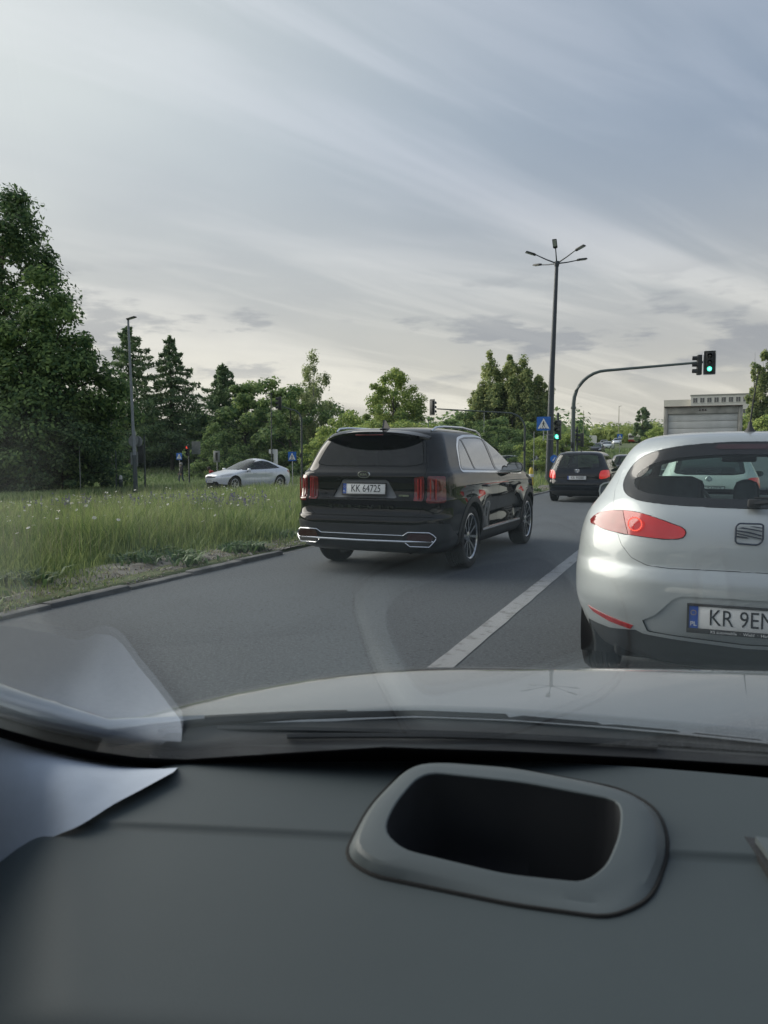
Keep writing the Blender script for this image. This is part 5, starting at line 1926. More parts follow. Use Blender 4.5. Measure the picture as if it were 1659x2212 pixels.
# five headed lamp mast
def lamp_mast():
    x, y, z = spot(1187, 36.5)
    t = tag(empty('lamp_mast', (x, y, z)), 'tall dark mast with five street lamp heads beside the crossing sign', 'street lamp')
    b = MB()
    b.tube([(0, 0, 0), (0, 0, 1.2), (.05, 0, 5), (.20, 0, 10.3)], [.19, .175, .13, .085], 12)
    b.lathe([(.24, 0), (.24, .04), (.19, .06)], 12, 'Z')
    b.done('mast', m_pole_blue, t)
    top = Vector((.20, 0, 10.3))
    MB().lathe([(.0, .12), (.11, .10), (.13, 0), (.10, -.14), (0, -.15)], 14, 'Z').done('collar', m_pole_blue, t, top)
    ends = [(-.95, -.40, .42), (-.88, .62, .16), (.95, -.40, .45), (.88, .62, .22), (.02, -.55, .68)]
    for ex, ey, ez in ends:
        d = Vector((ex, ey, 0)).normalized()
        e = top + Vector((ex, ey, ez))
        MB().tube([top, top + Vector((ex, ey, ez)) * .5 + Vector((0, 0, -.02)), e], [.035, .028, .024], 7).done('lamp_arm', m_pole_blue, t)
        yaw = math.atan2(d.y, d.x)
        pit = math.atan2(ez, math.hypot(ex, ey)) * .75
        m = Matrix.Translation(e + d * .20 + Vector((0, 0, .05))) @ Matrix.Rotation(yaw, 4, 'Z') @ Matrix.Rotation(-pit, 4, 'Y')
        b = MB()
        b.box((0, 0, 0), (.50, .22, .075), bevel=.025, taper=.85)
        b.box((-.20, 0, -.01), (.12, .12, .09), bevel=.02)
        h = b.done('lamp_head', m_signal, t)
        h.matrix_local = m
        MB().box((.04, 0, -.042), (.34, .16, .008)).done('lamp_glass', mat('lamp diffuser', (.45, .48, .5), .3), h)
lamp_mast()


# signal post with the crossing sign
def signal_post():
    x, y, z = spot(1203, 34.5)
    t = tag(empty('signal_post', (x, y, z)), 'signal post showing green beside the tall lamp mast', 'traffic light')
    MB().tube([(0, .10, 0), (0, .10, 3.3)], .055, 10).done('post', m_pole, t)
    signal_head(t, (0, 0, 2.52), R(-6), 'green')
    MB().lathe([(0, .10), (.05, .08), (.06, 0), (.04, -.06), (0, -.06)], 10, 'Z').done('post_cap', m_signal, t, (0, .10, 3.12))
    for zz_ in (2.10, 2.30):
        MB().tube([(0, .10, zz_), (-.30, .06, zz_ + .01), (-.62, .04, zz_ + .02)], .014, 6).done('bracket', m_steel, t)
    MB().tube([(-.62, .06, 2.05), (-.62, .06, 3.12)], .025, 8).done('sign_tube', m_steel, t)
    crossing_sign(t, (-.62, .02, 2.82), R(3), .62)
    return t
signal_post()


def arm_signal(name, label, base, pole_h, bend, end, rad, m, heads, collar=True):
    """curved arm post; bend and end in local (dx, z)"""
    t = tag(empty(name, base), label, 'traffic light', 'curved signal arms')
    pts = [Vector((0, 0, 0)), Vector((0, 0, pole_h * .5)), Vector((0, 0, pole_h))]
    (bx, bz), (ex, ez) = bend, end
    for k in range(1, 9):
        a = math.pi / 2 * k / 8
        pts.append(Vector((bx * (1 - math.cos(a)), 0, pole_h + (bz - pole_h) * math.sin(a))))
    for k in range(1, 5):
        f = k / 4
        pts.append(Vector((bx + (ex - bx) * f, 0, bz + (ez - bz) * f)))
    n = len(pts)
    MB().tube(pts, [rad * (1 - .50 * k / (n - 1)) for k in range(n)], 12).done('arm_post', m, t)
    MB().lathe([(rad * 1.8, 0), (rad * 1.8, .03), (rad * 1.1, .06)], 12, 'Z').done('foot_plate', m, t)
    MB().lathe([(rad * 1.05, -.05), (rad * 1.22, -.04), (rad * 1.22, .04), (rad * 1.05, .05)], 12, 'Z').done('collar', m, t, (0, 0, pole_h * .95))
    for (hx, hz, rz, lit, plate) in heads:
        signal_head(t, (hx, -.14 if abs(math.cos(rz)) > .5 else 0, hz), rz, lit, plate)
    MB().box((0, -.14, 1.9), (.14, .10, .30), bevel=.02).done('push_button_box', m_signal, t)
    return t


x, y, z = spot(1237, 37.4)
arm_signal('cantilever_signal', 'thick green arm over the road with a green light at its end', (x, y, z), 3.9, (1.5, 5.42), (5.75, 5.62), .105, mat('grey green pole paint', (.075, .10, .10), .42, vary=.12, scale=6),
           [(6.02, 5.58, 0, 'green', True), (5.50, 5.50, R(-78), 'none', False)])
x, y, z = spot(1133, 50)
arm_signal('cantilever_signal', 'thin dark arm with an unlit head above the roof of the black SUV', (x, y, z), 3.2, (-1.2, 4.25), (-6.0, 4.62), .075, m_pole, [(-6.2, 4.72, R(150), 'none', True)])
x, y, z = spot(652, 52)
arm_signal('cantilever_signal', 'thin dark arm with an unlit head left of the black SUV', (x, y, z), 4.2, (-.8, 5.0), (-1.5, 5.25), .07, m_pole, [(-1.75, 5.45, R(-70), 'none', False)])


def pole_post(name, label, u, d, h, rad, m, cat='post', lean=0., group=None):
    x, y, z = spot(u, d)
    t = tag(empty(name, (x, y, z)), label, cat, group)
    MB().tube([(0, 0, 0), (lean * .5 * h, 0, h * .5), (lean * h, 0, h)], [rad, rad * .8, rad * .55], 10).done('pole', m, t)
    return t


def led_head(t, p, s=1., side=1):
    b = MB().box((side * .20 * s, 0, .04), (.50 * s, .22 * s, .055), bevel=.018, rot=Matrix.Rotation(R(-10 * side), 4, 'Y'))
    b.box((0, 0, .0), (.10, .10, .12), bevel=.02)
    h = b.done('lamp_head', m_signal, t, p)
    MB().box((side * .24 * s, 0, .012), (.30 * s, .16 * s, .008), rot=Matrix.Rotation(R(-10 * side), 4, 'Y')).done('lamp_glass', mat('lamp diffuser', (.45, .48, .5), .3), h)


m_grey_pole = mat('light grey pole', (.20, .225, .25), .5, metal=.3, vary=.15, scale=5)
t = pole_post('street_lamp', 'tall light grey street lamp with a flat head beside the leftmost larch', 292, 37.5, 8.45, .088, m_grey_pole, 'street lamp', -.028)
led_head(t, (-.237, 0, 8.45), 1.0, 1)
MB().tube([(0, 0, 0), (-.05, 0, 1.9)], [.110, .100], 12).done('pole_sleeve', mat('dark pole sleeve', (.05, .065, .07), .5), t)
# sign backs fixed to the lamp pole
x, y, z = spot(292, 38.2)
t = tag(empty('sign_post', (x, y, z)), 'post with a round sign and plates seen from behind next to the grey street lamp', 'road sign')
MB().tube([(.06, 0, 0), (.04, 0, 3.1)], .032, 8).done('post', m_steel, t)
MB().lathe([(0, 0), (.30, 0), (.30, .012), (0, .012)], 24, 'Y').done('round_sign', m_sign_grey, t, (-.04, -.06, 2.62))
MB().lathe([(0, 0), (.26, 0), (.26, .012), (0, .012)], 24, 'Y').done('round_sign', m_sign_grey, t, (.16, .05, 2.60))
MB().box((-.16, -.05, 1.75), (.16, .012, .62)).done('sign_plate', m_sign_grey, t)
MB().box((.12, -.05, 1.72), (.18, .012, .72)).done('sign_plate', m_sign_grey, t)

x, y, z = spot(311, 39)
t = tag(empty('signal_post', (x, y, z)), 'dark signal post seen from behind, right of the grey street lamp', 'traffic light')
MB().tube([(.04, 0, 0), (.05, 0, 2.9)], .045, 8).done('post', m_pole, t)
signal_head(t, (-.20, .05, 1.98), R(200), 'none')
MB().tube([(.04, 0, 1.62), (-.20, 0, 1.62)], .016, 6).done('bracket', m_steel, t)

x, y, z = spot(408, 47)
t = tag(empty('signal_post', (x, y, z)), 'pedestrian signal showing red beside the walking person', 'traffic light')
MB().tube([(0, 0, 0), (0, 0, 2.7)], .05, 8).done('post', m_pole, t)
signal_head(t, (0, -.16, 2.30), R(8), 'red', s=.70)
MB().box((.52, .02, 2.48), (.62, .02, .78)).done('sign_plate', m_sign_grey, t)
MB().tube([(.05, 0, 2.40), (.55, .03, 2.40)], .018, 6).done('bracket', m_steel, t)


def sign_on_post(name, label, u, d, h, kind):
    x, y, z = spot(u, d)
    t = tag(empty(name, (x, y, z)), label, 'road sign', 'road signs around the junction')
    MB().tube([(0, .05, 0), (0, .05, h)], .03, 8).done('post', m_steel, t)
    if kind == 'cross':
        crossing_sign(t, (0, 0, h - .32), 0, .6)
    elif kind == 'seventy':
        MB().box((0, 0, h - .30), (.62, .012, .62), bevel=.004).done('sign_plate', m_sign_blue, t)
        for dx in (-.14, .14):
            MB().prism([(dx - .10, .18), (dx + .10, .20), (dx + .08, .10), (dx - .02, -.22), (dx - .10, -.22), (dx, .10), (dx - .10, .10)], .004, lambda a, c, q: Vector((a, -.008 - q, h - .30 + c))).done('sign_mark', m_sign_white, t)
    elif kind == 'grey':
        MB().box((0, 0, h - .35), (.50, .012, .74), bevel=.004).done('sign_plate', m_sign_grey, t)
        MB().box((0, -.012, h - .35), (.16, .008, .52)).done('sign_mark', m_signal, t)
    elif kind == 'white':
        MB().prism(rpoly([(-.35, .42), (.30, .42), (.30, -.55), (.05, -.55), (.02, .12), (-.35, .15)], .04, 2), .012, lambda a, c, q: Vector((a, q, h - .45 + c))).done('sign_plate', m_sign_white, t)
    elif kind == 'keep':
        MB().lathe([(0, 0), (.16, 0), (.16, .012), (0, .012)], 24, 'Y').done('round_sign', m_sign_blue, t, (0, -.01, h - .18))
        MB().prism([(-.03, .16), (.03, .16), (.03, -.06), (.10, -.06), (0, -.20), (-.10, -.06), (-.03, -.06)], .004, lambda a, c, q: Vector((a * .4 + c * .28, -.016 - q, h - .18 + c * .45))).done('sign_mark', m_sign_white, t)
        MB().tube([(0, .0, .0), (0, 0, .98)], .06, 10).done('orange_sleeve', mat('orange plastic', (.62, .22, .04), .5), t)
    return t


sign_on_post('crossing_sign_post', 'small blue crossing sign right behind the walking person', 387, 68, 2.45, 'cross')
sign_on_post('grey_sign_post', 'narrow grey sign on a thin post above the bonnet of the silver saloon', 468, 50, 2.30, 'grey')
sign_on_post('white_sign_post', 'bent white sign below the small black lamp post', 591, 50, 2.35, 'white')
sign_on_post('crossing_sign_post', 'blue crossing sign right of the silver saloon', 631, 50, 2.15, 'cross')
sign_on_post('crossing_sign_post', 'far blue crossing sign on the rise beside the white car', 1338, 92, 2.6, 'cross')
sign_on_post('keep_right_sign_post', 'blue keep-right sign with orange sleeve left of the dark blue hatchback', 1197, 31.5, 1.42, 'keep')
for u, d, h, r_, m, lab in [(243, 46, 7.1, .055, m_pole, 'thin dark pole rising right of the broad maple'), (587, 50, 5.9, .05, m_pole, 'thin black lamp post behind the roof of the silver saloon'),
                            (925, 62, 4.6, .05, m_grey_pole, 'thin grey pole below the unlit head of the middle arm'), (1045, 70, 5.4, .05, m_steel, 'thin grey pole left of the thin dark arm post'),
                            (1259, 95, 5.6, .06, mat('yellowish pole', (.26, .26, .18), .6), 'pale pole right of the thick green arm post'), (1335, 175, 8.6, .10, mat('yellowish pole', (.26, .26, .18), .6), 'pale lamp pole in front of the far thicket'),
                            (1620, 80, 5.2, .05, m_grey_pole, 'grey pole in front of the columnar poplars'), (250, 38.5, 2.2, .05, m_pole, 'short dark post under the right boughs of the broad maple'),
                            (172, 37, 2.6, .025, m_steel, 'thin bare stake in front of the dark shrub'), (1153, 52, 3.1, .035, m_steel, 'thin post between the dark arm post and the lamp mast')]:
    t = pole_post('slim_pole', lab, u, d, h, r_, m, 'pole', group='poles around the junction')
    if u in (587, 243):
        led_head(t, (0, 0, h), .8, -1)
    if u in (925, 1335):
        led_head(t, (0, 0, h), 1.2, 1)
x, y, z = spot(1246, 40)
t = tag(empty('signal_post', (x, y, z)), 'dark post with two small signal heads right behind the thick arm post', 'traffic light')
MB().tube([(0, 0, 0), (0, 0, 2.9)], .05, 8).done('post', m_pole, t)
signal_head(t, (-.16, 0, 2.45), R(70), 'none', s=.8)
signal_head(t, (.18, 0, 2.2), R(-90), 'none', s=.8)
x, y, z = spot(1148, 33)
t = tag(empty('bollard', (x, y, z)), 'yellow bollard in the grass past the wing mirror of the SUV', 'bollard')
MB().lathe([(.10, 0), (.10, .70), (.085, .80), (.05, .86), (0, .87)], 14, 'Z').done('shaft', mat('yellow plastic', (.55, .42, .05), .5, vary=.15, scale=8), t)
MB().lathe([(.102, .46), (.104, .47), (.104, .58), (.102, .59)], 14, 'Z').done('band', m_sign_white, t)
x, y, z = spot(246, 38.8)
t = tag(empty('hydrant', (x + .4, y, z)), 'small pale-topped hydrant post at the edge of the opposite road', 'hydrant')
MB().lathe([(.09, 0), (.09, .55), (.11, .58), (.11, .66), (.07, .72), (0, .74)], 12, 'Z').done('shaft', m_pole, t)
MB().lathe([(.075, .74), (.09, .78), (.07, .92), (0, .95)], 12, 'Z').done('cap', m_sign_white, t)


# ------------------------------------------------------------------ box truck, van, tanker
def box_truck():
    x, y = .15, 28.8
    t = tag(empty('box_truck', (x, y, 0), R(-1)), 'weathered white box truck seen from behind above the silver roof', 'truck', 'vehicles on the road')
    W, H0, H1, L_ = 2.48, .95, 3.06, 6.2
    mw = mat('weathered white panel', (.48, .48, .44), .55, alt=(.66, .66, .61), scale=1.6, detail=8)
    mf = mat('grimy box frame', (.22, .215, .19), .6, alt=(.42, .41, .37), scale=3, detail=8)
    b = MB()
    b.box((0, L_ / 2 + .06, (H0 + H1) / 2), (W, L_, H1 - H0 - .004), bevel=.03)
    b.done('box_body', mw, t)
    for sx in (-1, 1):
        MB().box((sx * (W / 2 - .055), .02, (H0 + H1) / 2), (.13, .10, H1 - H0), bevel=.015).done('rear_frame_post', mf, t)
    MB().box((0, .02, H1 - .13), (W - .24, .10, .26), bevel=.015).done('rear_frame_header', mf, t)
    MB().box((0, .02, H0 + .05), (W - .24, .10, .10), bevel=.015).done('rear_frame_sill', mf, t)
    MB().box((0, -.02, H1 - .008), (W + .02, .20, .03), bevel=.008).done('rusty_top_edge', mat('rust edge', (.05, .035, .028), .8, alt=(.16, .12, .09), scale=6), t)
    n = 7
    hh = (H1 - .26 - H0 - .10) / n
    pan = None
    for k in range(n):
        zc = H0 + .10 + hh * (k + .5)
        if pan is None:
            pan = MB().box((0, 0, 0), (W - .27, .03, hh - .012), bevel=.006).done('door_panel', mat('roller door', (.48, .49, .47), .5, alt=(.62, .63, .61), scale=2.2, detail=6), t, (0, .045, zc)).data
        else:
            link('door_panel', pan, None, t, (0, .045, zc))
    for dx in (-.09, 0, .09):
        MB().box((dx, -.036, H1 - .13), (.05, .012, .06), bevel=.004).done('marker_lamp', m_refl_dark, t)
    b = MB().box((0, .25, .80), (W - .3, .3, .14), bevel=.02)
    b.box((0, 3.2, .72), (.9, 6.0, .2), bevel=.02)
    b.box((0, .05, .50), (W - .3, .08, .12), bevel=.02)
    for sx in (-1, 1): b.box((sx * .5, .12, .62), (.08, .08, .3))
    b.done('chassis', m_dark, t)
    for sx in (-1, 1):
        MB().box((sx * .95, -.01, .62), (.32, .06, .12), bevel=.015).done('tail_lamp', m_red, t)
        for yy in (1.5, 6.9): wheel(t, sx * 1.0, yy, .42, .26, 'plain', 'truck', m_steel)
    b = MB().box((0, 7.3, 1.55), (2.2, 1.7, 1.9), bevel=.18)
    b.done('cab', mw, t)
    number_plate(t, (-.55, .0, .42), 'KR 3W518')
box_truck()


def white_van():
    x, y, z = spot(1288, 190)
    t = tag(empty('delivery_van', (x, y, z), R(100)), 'white van parked side-on at the top of the far rise', 'van', 'cars on the far rise')
    mw = mat('van white', (.74, .74, .70), .4, vary=.04, scale=2)
    side = rpoly([(0, .35), (5.1, .35), (5.25, .75), (5.1, 1.10), (4.55, 1.30), (4.0, 2.0), (3.5, 2.25), (.1, 2.25), (0, 2.0)], .12, 3)
    MB().prism(side, 1.85, lambda a, c, d: Vector((-.925 + d, a, c))).done('body', mw, t)
    for sx in (-1, 1):
        MB().prism(rpoly([(3.25, 1.30), (4.35, 1.30), (3.92, 1.92), (3.3, 1.95)], .06, 3), .01, lambda a, c, d: Vector((sx * (.926 + d), a, c))).done('window', m_gloss, t)
        for yy in (1.0, 4.2): wheel(t, sx * .82, yy, .34, .21, 'plain', 'van', m_steel)
    MB().prism([(-.75, 1.34), (.75, 1.34), (.68, 1.95), (-.68, 1.95)], .02, lambda a, c, d: Vector((a, 4.50 - (c - 1.34) * .72 + d + .035, c))).done('windscreen', m_gloss, t)
    MB().prism([(-.7, 1.25), (.7, 1.25), (.66, 1.95), (-.66, 1.95)], .02, lambda a, c, d: Vector((a, -.012 + d * .3, c))).done('rear_window', m_gloss, t)
white_van()


def tanker():
    x, y, z = spot(1380, 215)
    t = tag(empty('tank_lorry', (x, y, z), R(170)), 'white and red tank lorry on the far rise left of the silver roof', 'lorry', 'cars on the far rise')
    mw = mat('van white', (.74, .74, .70), .4, vary=.04, scale=2)
    mr = mat('lorry red', (.45, .045, .03), .4)
    MB().box((0, 6.6, 1.85), (2.3, 1.7, 2.2), bevel=.16).done('cab', mw, t)
    MB().box((0, 7.42, 2.15), (2.0, .06, .75), bevel=.02).done('windscreen', m_gloss, t)
    MB().box((0, 7.44, 1.05), (2.2, .08, .55), bevel=.03).done('bumper', mr, t)
    MB().lathe([(0, .1), (.7, .12), (1.1, .4), (1.15, 1.2), (1.15, 4.4), (1.0, 5.2), (.6, 5.5), (0, 5.5)], 22, 'Y').done('tank', mw, t, (0, 0, 1.95))
    MB().lathe([(1.155, 2.2), (1.16, 2.25), (1.16, 2.9), (1.155, 2.95)], 22, 'Y').done('tank_band', mr, t, (0, 0, 1.95))
    MB().box((0, 3.4, .75), (1.0, 7.0, .25), bevel=.03).done('chassis', m_dark, t)
    for sx in (-1, 1):
        for yy in (.9, 2.1, 6.4): wheel(t, sx * .98, yy, .48, .28, 'plain', 'tank', m_steel)
tanker()


def far_building():
    x, y, z = spot(1552, 190)
    t = tag(empty('office_building', (x, y, z), R(-2)), 'pale flat-roofed building with a row of windows behind the box truck', 'building')
    mc = mat('pale render', (.62, .61, .57), .8, vary=.06, scale=.3)
    W, H, D = 13.4, 16.6 - z, 12
    MB().box((0, D / 2, H / 2), (W, D, H)).done('wall', mc, t)
    MB().box((0, D / 2, H + .12), (W + .3, D + .3, .25)).done('roof', mat('roof edge', (.30, .30, .28), .8), t)
    MB().box((-W / 2 - 3.2, D / 2 + 1, H / 2 - .4), (6.4, D, H - .8)).done('side_wing', mat('pale wing', (.68, .65, .58), .8, vary=.05, scale=.4), t)
    me = None
    gm = mat('far window glass', (.05, .06, .07), .1, coat=.5)
    for r_ in range(3):
        for k in range(8):
            p = (-W / 2 + 1.0 + k * 1.62, -.01, H - 1.15 - r_ * 3.0)
            if me is None:
                w = MB().box((0, 0, 0), (.95, .06, 1.15)).done('window', gm, t, p); me = w.data
                fr = MB(); fr.box((0, -.03, .62), (1.1, .12, .08)); fr.box((0, -.03, -.62), (1.15, .16, .08)); fr.box((0, -.03, 0), (.05, .08, 1.2))
                fme = fr.done('window_frame', mat('pale frame', (.6, .6, .57), .6), w).data
            else:
                w = link('window', me, None, t, p)
                link('window_frame', fme, None, w)
far_building()


# ------------------------------------------------------------------ people
def person(name, label, loc, rz, H, jacket, legs_m, hair, pose, part=False):
    """body grown over a skeleton: torso, legs, arms; clothing and head as children"""
    t = tag(empty(name, loc, rz), label, 'person')
    k = H / 1.75

    def skinned(nm, pts, edges, rad, m, root=0):
        me = bpy.data.meshes.new(nm)
        me.from_pydata([Vector(p) * k for p in pts], edges, [])
        o = link(nm, me, m, t)
        md = o.modifiers.new('skin', 'SKIN')
        for i, sv in enumerate(me.skin_vertices[0].data):
            r_ = rad[i]
            sv.radius = (r_[0] * k, r_[1] * k) if hasattr(r_, '__len__') else (r_ * k, r_ * k)
            sv.use_root = (i == root)
        s = o.modifiers.new('sub', 'SUBSURF'); s.levels = s.render_levels = 2
        dg = bpy.context.evaluated_depsgraph_get()
        m2 = bpy.data.meshes.new_from_object(o.evaluated_get(dg))
        o.modifiers.clear()
        o.data = m2
        m2.polygons.foreach_set('use_smooth', np.ones(len(m2.polygons), bool))
        if len(m2.materials) == 0: m2.materials.append(m)
        return o
    # trousers and shoes: one stride
    a = pose['step']
    skinned('trousers', [(0, 0, .98), (.10, .0, .93), (.11, .16 * a, .52), (.11, .10 * a - .03, .09), (-.10, .0, .93), (-.11, -.06 * a, .52), (-.11, -.30 * a, .12), (0, 0, 1.06)],
            [(0, 1), (1, 2), (2, 3), (0, 4), (4, 5), (5, 6), (0, 7)], [(.13, .11), .085, .065, .05, .085, .065, .05, (.13, .11)], legs_m)
    for sx, y0, z0 in ((.11, .10 * a - .03, .0), (-.11, -.30 * a, .03)):
        MB().box((sx * k, (y0 + .05) * k, (z0 + .05) * k), (.10 * k, .27 * k, .10 * k), bevel=.03).done('shoe', m_black, t)
    b_ = pose.get('bend', 0.)
    up = lambda z: (0, b_ * (z - 1.0), z)
    skinned('jacket', [up(1.00), up(1.18), up(1.36), up(1.46), (.19, b_ * .42, 1.43), (.27, b_ * .3 - .06, 1.16), (.25, .12 + b_ * .1, .93), (-.19, b_ * .42, 1.43), (-.27, b_ * .3 + .03, 1.16), (-.25, .10, .93), up(.90)],
            [(0, 1), (1, 2), (2, 3), (3, 4), (4, 5), (5, 6), (3, 7), (7, 8), (8, 9), (0, 10)], [(.17, .13), (.18, .13), (.20, .13), (.11, .10), .082, .066, .05, .082, .066, .05, (.175, .135)], jacket)
    skin = mat('skin', (.42, .27, .20), .6)
    hc = Vector(up(1.63)) * k
    skinned('head', [tuple(Vector(up(1.48))), tuple(Vector(up(1.55))), tuple(Vector(up(1.62)) + Vector((0, .01, 0))), tuple(Vector(up(1.69)))], [(0, 1), (1, 2), (2, 3)], [.055, .065, (.085, .10), .075], skin)
    MB().lathe([(0, .115), (.06, .10), (.095, .06), (.106, 0), (.10, -.05), (.085, -.09)], 16, 'Z', ).done('hair', hair, t, hc + Vector((0, -.012, .028)) * k)
    MB().tube([(0, .09 * k, 1.0), (0, .125 * k, .985), (0, .10 * k, .965)], .012, 6).done('nose', skin, t, hc - Vector((0, 0, .99)))
    for sx in (-1, 1):
        MB().lathe([(0, .012), (.011, .004), (.011, -.004), (0, -.012)], 8, 'Z').done('eye', m_black, t, hc + Vector((sx * .033, .088, .005)) * k)
        hp = Vector((sx * .25, .13, .90)) * k
        h = MB()
        h.box(hp + Vector((0, .005, -.03)) * k, (.03 * k, .07 * k, .09 * k), bevel=.012)
        for q in range(4):
            y0 = (-.022 + .018 * q) * k
            h.tube([hp + Vector((0, y0, -.06 * k)), hp + Vector((-sx * .008 * k, y0 + .004, (-.105 + .006 * abs(q - 1.5)) * k)), hp + Vector((-sx * .025 * k, y0 + .006, (-.13 + .008 * abs(q - 1.5)) * k))], [.009 * k, .008 * k, .006 * k], 6)
        h.tube([hp + Vector((0, .035 * k, -.02 * k)), hp + Vector((-sx * .012 * k, .055 * k, -.05 * k)), hp + Vector((-sx * .016 * k, .06 * k, -.075 * k))], [.010 * k, .009 * k, .007 * k], 6)
        h.done('hand', skin, t)
    return t


x, y, z = spot(391, 58)
person('person', 'person in a dark jacket and jeans walking across the far road', (x, y, z), R(150), 1.72, mat('black jacket', (.014, .016, .02), .8), mat('dark jeans', (.05, .06, .085), .85, vary=.2, scale=20),
       mat('grey hair', (.30, .29, .28), .8), {'step': 1.0})
x, y, z = spot(466, 47)
person('person', 'person in a red jacket bending behind the bonnet of the silver saloon', (x, y, z - .35), R(100), 1.62, mat('red jacket', (.42, .035, .035), .75), mat('dark trousers', (.03, .03, .035), .85), mat('dark hair', (.03, .022, .018), .7), {'step': .4, 'bend': .8})


# ------------------------------------------------------------------ the car we sit in
def own_car():
    t = tag(empty('viewer_car', (0, 0, 0), YAW), 'car we look out of: grey dashboard with an open storage bin, windscreen and silver bonnet', 'car')
    cp, sp_ = math.cos(PITCH), math.sin(PITCH)
    eye = Vector((0, 0, EYE))

    def ray(u, v):
        a, b = (u - 829.5) / 1661, (v - 1106) / 1661
        return Vector((a, cp - b * sp_, -sp_ - b * cp))

    def level(u, v, z):
        d = ray(u, v)
        return eye + d * ((z - EYE) / d.z)
    GA = R(36)
    gn = Vector((0, math.sin(GA), math.cos(GA)))
    gc = gn.dot(Vector((0, .88, .94)))

    def onglass(u, v, off=0.):
        d = ray(u, v)
        return eye + d * ((gc + off - gn.dot(eye)) / gn.dot(d))
    m_dash = mat('soft grey dashboard', (.054, .070, .077), .62, spec=.35, bump=.12, bscale=900, vary=.06, scale=4)
    m_rim = mat('smooth grey bin rim', (.088, .108, .116), .50, spec=.4, bump=.06, bscale=900)
    m_bon = mat('pale silver bonnet paint', (.50, .51, .485), .26, metal=.85, coat=1., coat_r=.012, vary=.02, scale=200)
    m_cowl = mat('dusty cowl plastic', (.050, .056, .060), .55, alt=(.105, .112, .115), scale=9, detail=7)
    m_pillar = mat('pale pillar cloth', (.44, .50, .59), .85, vary=.03, scale=60)

    def sheet(name, P, m, solid=0., smooth_=True, parent=t):
        P = np.array(P, float)
        n, k = P.shape[:2]
        V = P.reshape(-1, 3)
        i = (np.arange(n - 1)[:, None] * k + np.arange(k - 1)[None, :]).ravel()
        F = np.stack([i, i + 1, i + k + 1, i + k], -1)
        me = np_mesh(name, V, F, smooth_)
        o = link(name, me, m, parent)
        if solid:
            bm = bmesh.new(); bm.from_mesh(me)
            bmesh.ops.recalc_face_normals(bm, faces=bm.faces)
            bmesh.ops.solidify(bm, geom=list(bm.faces), thickness=solid)
            bm.to_mesh(me); bm.free()
        return o

    # dashboard: far shelf, raised lip along the joint, near panel falling towards the knees
    def y_far(x): return .858 - (.32 if x > 0 else .14) * x * x
    def y_seam(x): return .6975 - .115 * x

    def dash_z(x, y):
        s = y_seam(x)
        z = .952 - .05 * max(0, y_far(x) - y) ** 1.5 - .03 * max(0, .1 - x) ** 2
        if y < s:
            q = s - y
            z -= .0045 * min(1, q / .006) + .035 * q ** 1.35 + 3.5 * max(0, q - .228) ** 1.5
        edge = -.246 - .47 * (.852 - y) if y > .72 else -.308 + .42 * (.72 - y)
        e = max(0., edge - x)
        z -= min(5.0 * e * e + .12 * e, .12 + .5 * max(0, e - .14))
        return z
    rows = []
    xs_ = np.concatenate([np.linspace(-.78, -.2, 45), np.linspace(-.19, 1.15, 60)])
    for x in xs_:
        yf = y_far(x) + .012
        s = y_seam(x)
        ys_ = np.concatenate([np.linspace(yf, s + .004, 14), [s + .0015, s - .0005, s - .003, s - .006], np.linspace(s - .012, .41, 28)])
        row = [(x, y, dash_z(x, y)) for y in ys_]
        row.append((x, .40, .45)); rows.append(row)
    rows = [[(x, yy, z) for x, yy, z in r_] for r_ in rows]
    sheet('dashboard', rows, m_dash)

    # storage bin: rim proud of the dashboard, deep dark pit
    out_px = rpoly([(893, 1645), (1110, 1662), (1345, 1706), (1425, 1752), (1447, 1835), (1408, 1945), (1318, 1986), (1110, 1957), (800, 1893), (742, 1852), (795, 1745)], 42, 5)
    top_px = rpoly([(897, 1647), (1110, 1663), (1345, 1708), (1408, 1748), (1420, 1830), (1378, 1925), (1300, 1962), (1105, 1928), (808, 1862), (765, 1828), (800, 1748)], 42, 5)
    in_px = rpoly([(912, 1667), (1130, 1690), (1342, 1730), (1340, 1800), (1310, 1872), (1262, 1906), (1090, 1888), (870, 1835), (828, 1795), (852, 1738)], 40, 5)
    def plane(v): return .979 - (v - 1645) / 340 * .042

    def ondash(u, v):
        z = .95
        for _ in range(12):
            p = level(u, v, z); z = .5 * z + .5 * dash_z(p.x, p.y)
        return level(u, v, z)
    outl = [ondash(u, v) for u, v in out_px]
    topl = [level(u, v, plane(v)) for u, v in top_px]
    inl = [level(u, v, plane(v) + .002) for u, v in in_px]
    N_ = 96

    def resample(poly):
        P = np.array([tuple(p) for p in poly] + [tuple(poly[0])])
        d = np.concatenate([[0], np.cumsum(np.linalg.norm(np.diff(P, axis=0), axis=1))])
        c = P.mean(0)
        # start every ring at the same bearing so the rings stay in step
        ang = np.arctan2(P[:-1, 1] - c[1], P[:-1, 0] - c[0])
        fine = np.array([np.interp(np.linspace(0, d[-1], 800, endpoint=False), d, P[:, k]) for k in range(3)]).T
        fa = np.arctan2(fine[:, 1] - CC[1], fine[:, 0] - CC[0])
        res = []
        for a in np.linspace(-math.pi, math.pi, N_, endpoint=False):
            i = np.argmin(np.abs(np.angle(np.exp(1j * (fa - a)))))
            res.append(fine[i])
        return np.array(res)
    CC = np.mean([tuple(p) for p in inl], axis=0)
    ro, rt_, ri = resample(outl), resample(topl), resample(inl)
    def low(r_, z, k=1.):
        q = r_.copy(); q[:, :2] = CC[:2] + (q[:, :2] - CC[:2]) * k; q[:, 2] = z; return q
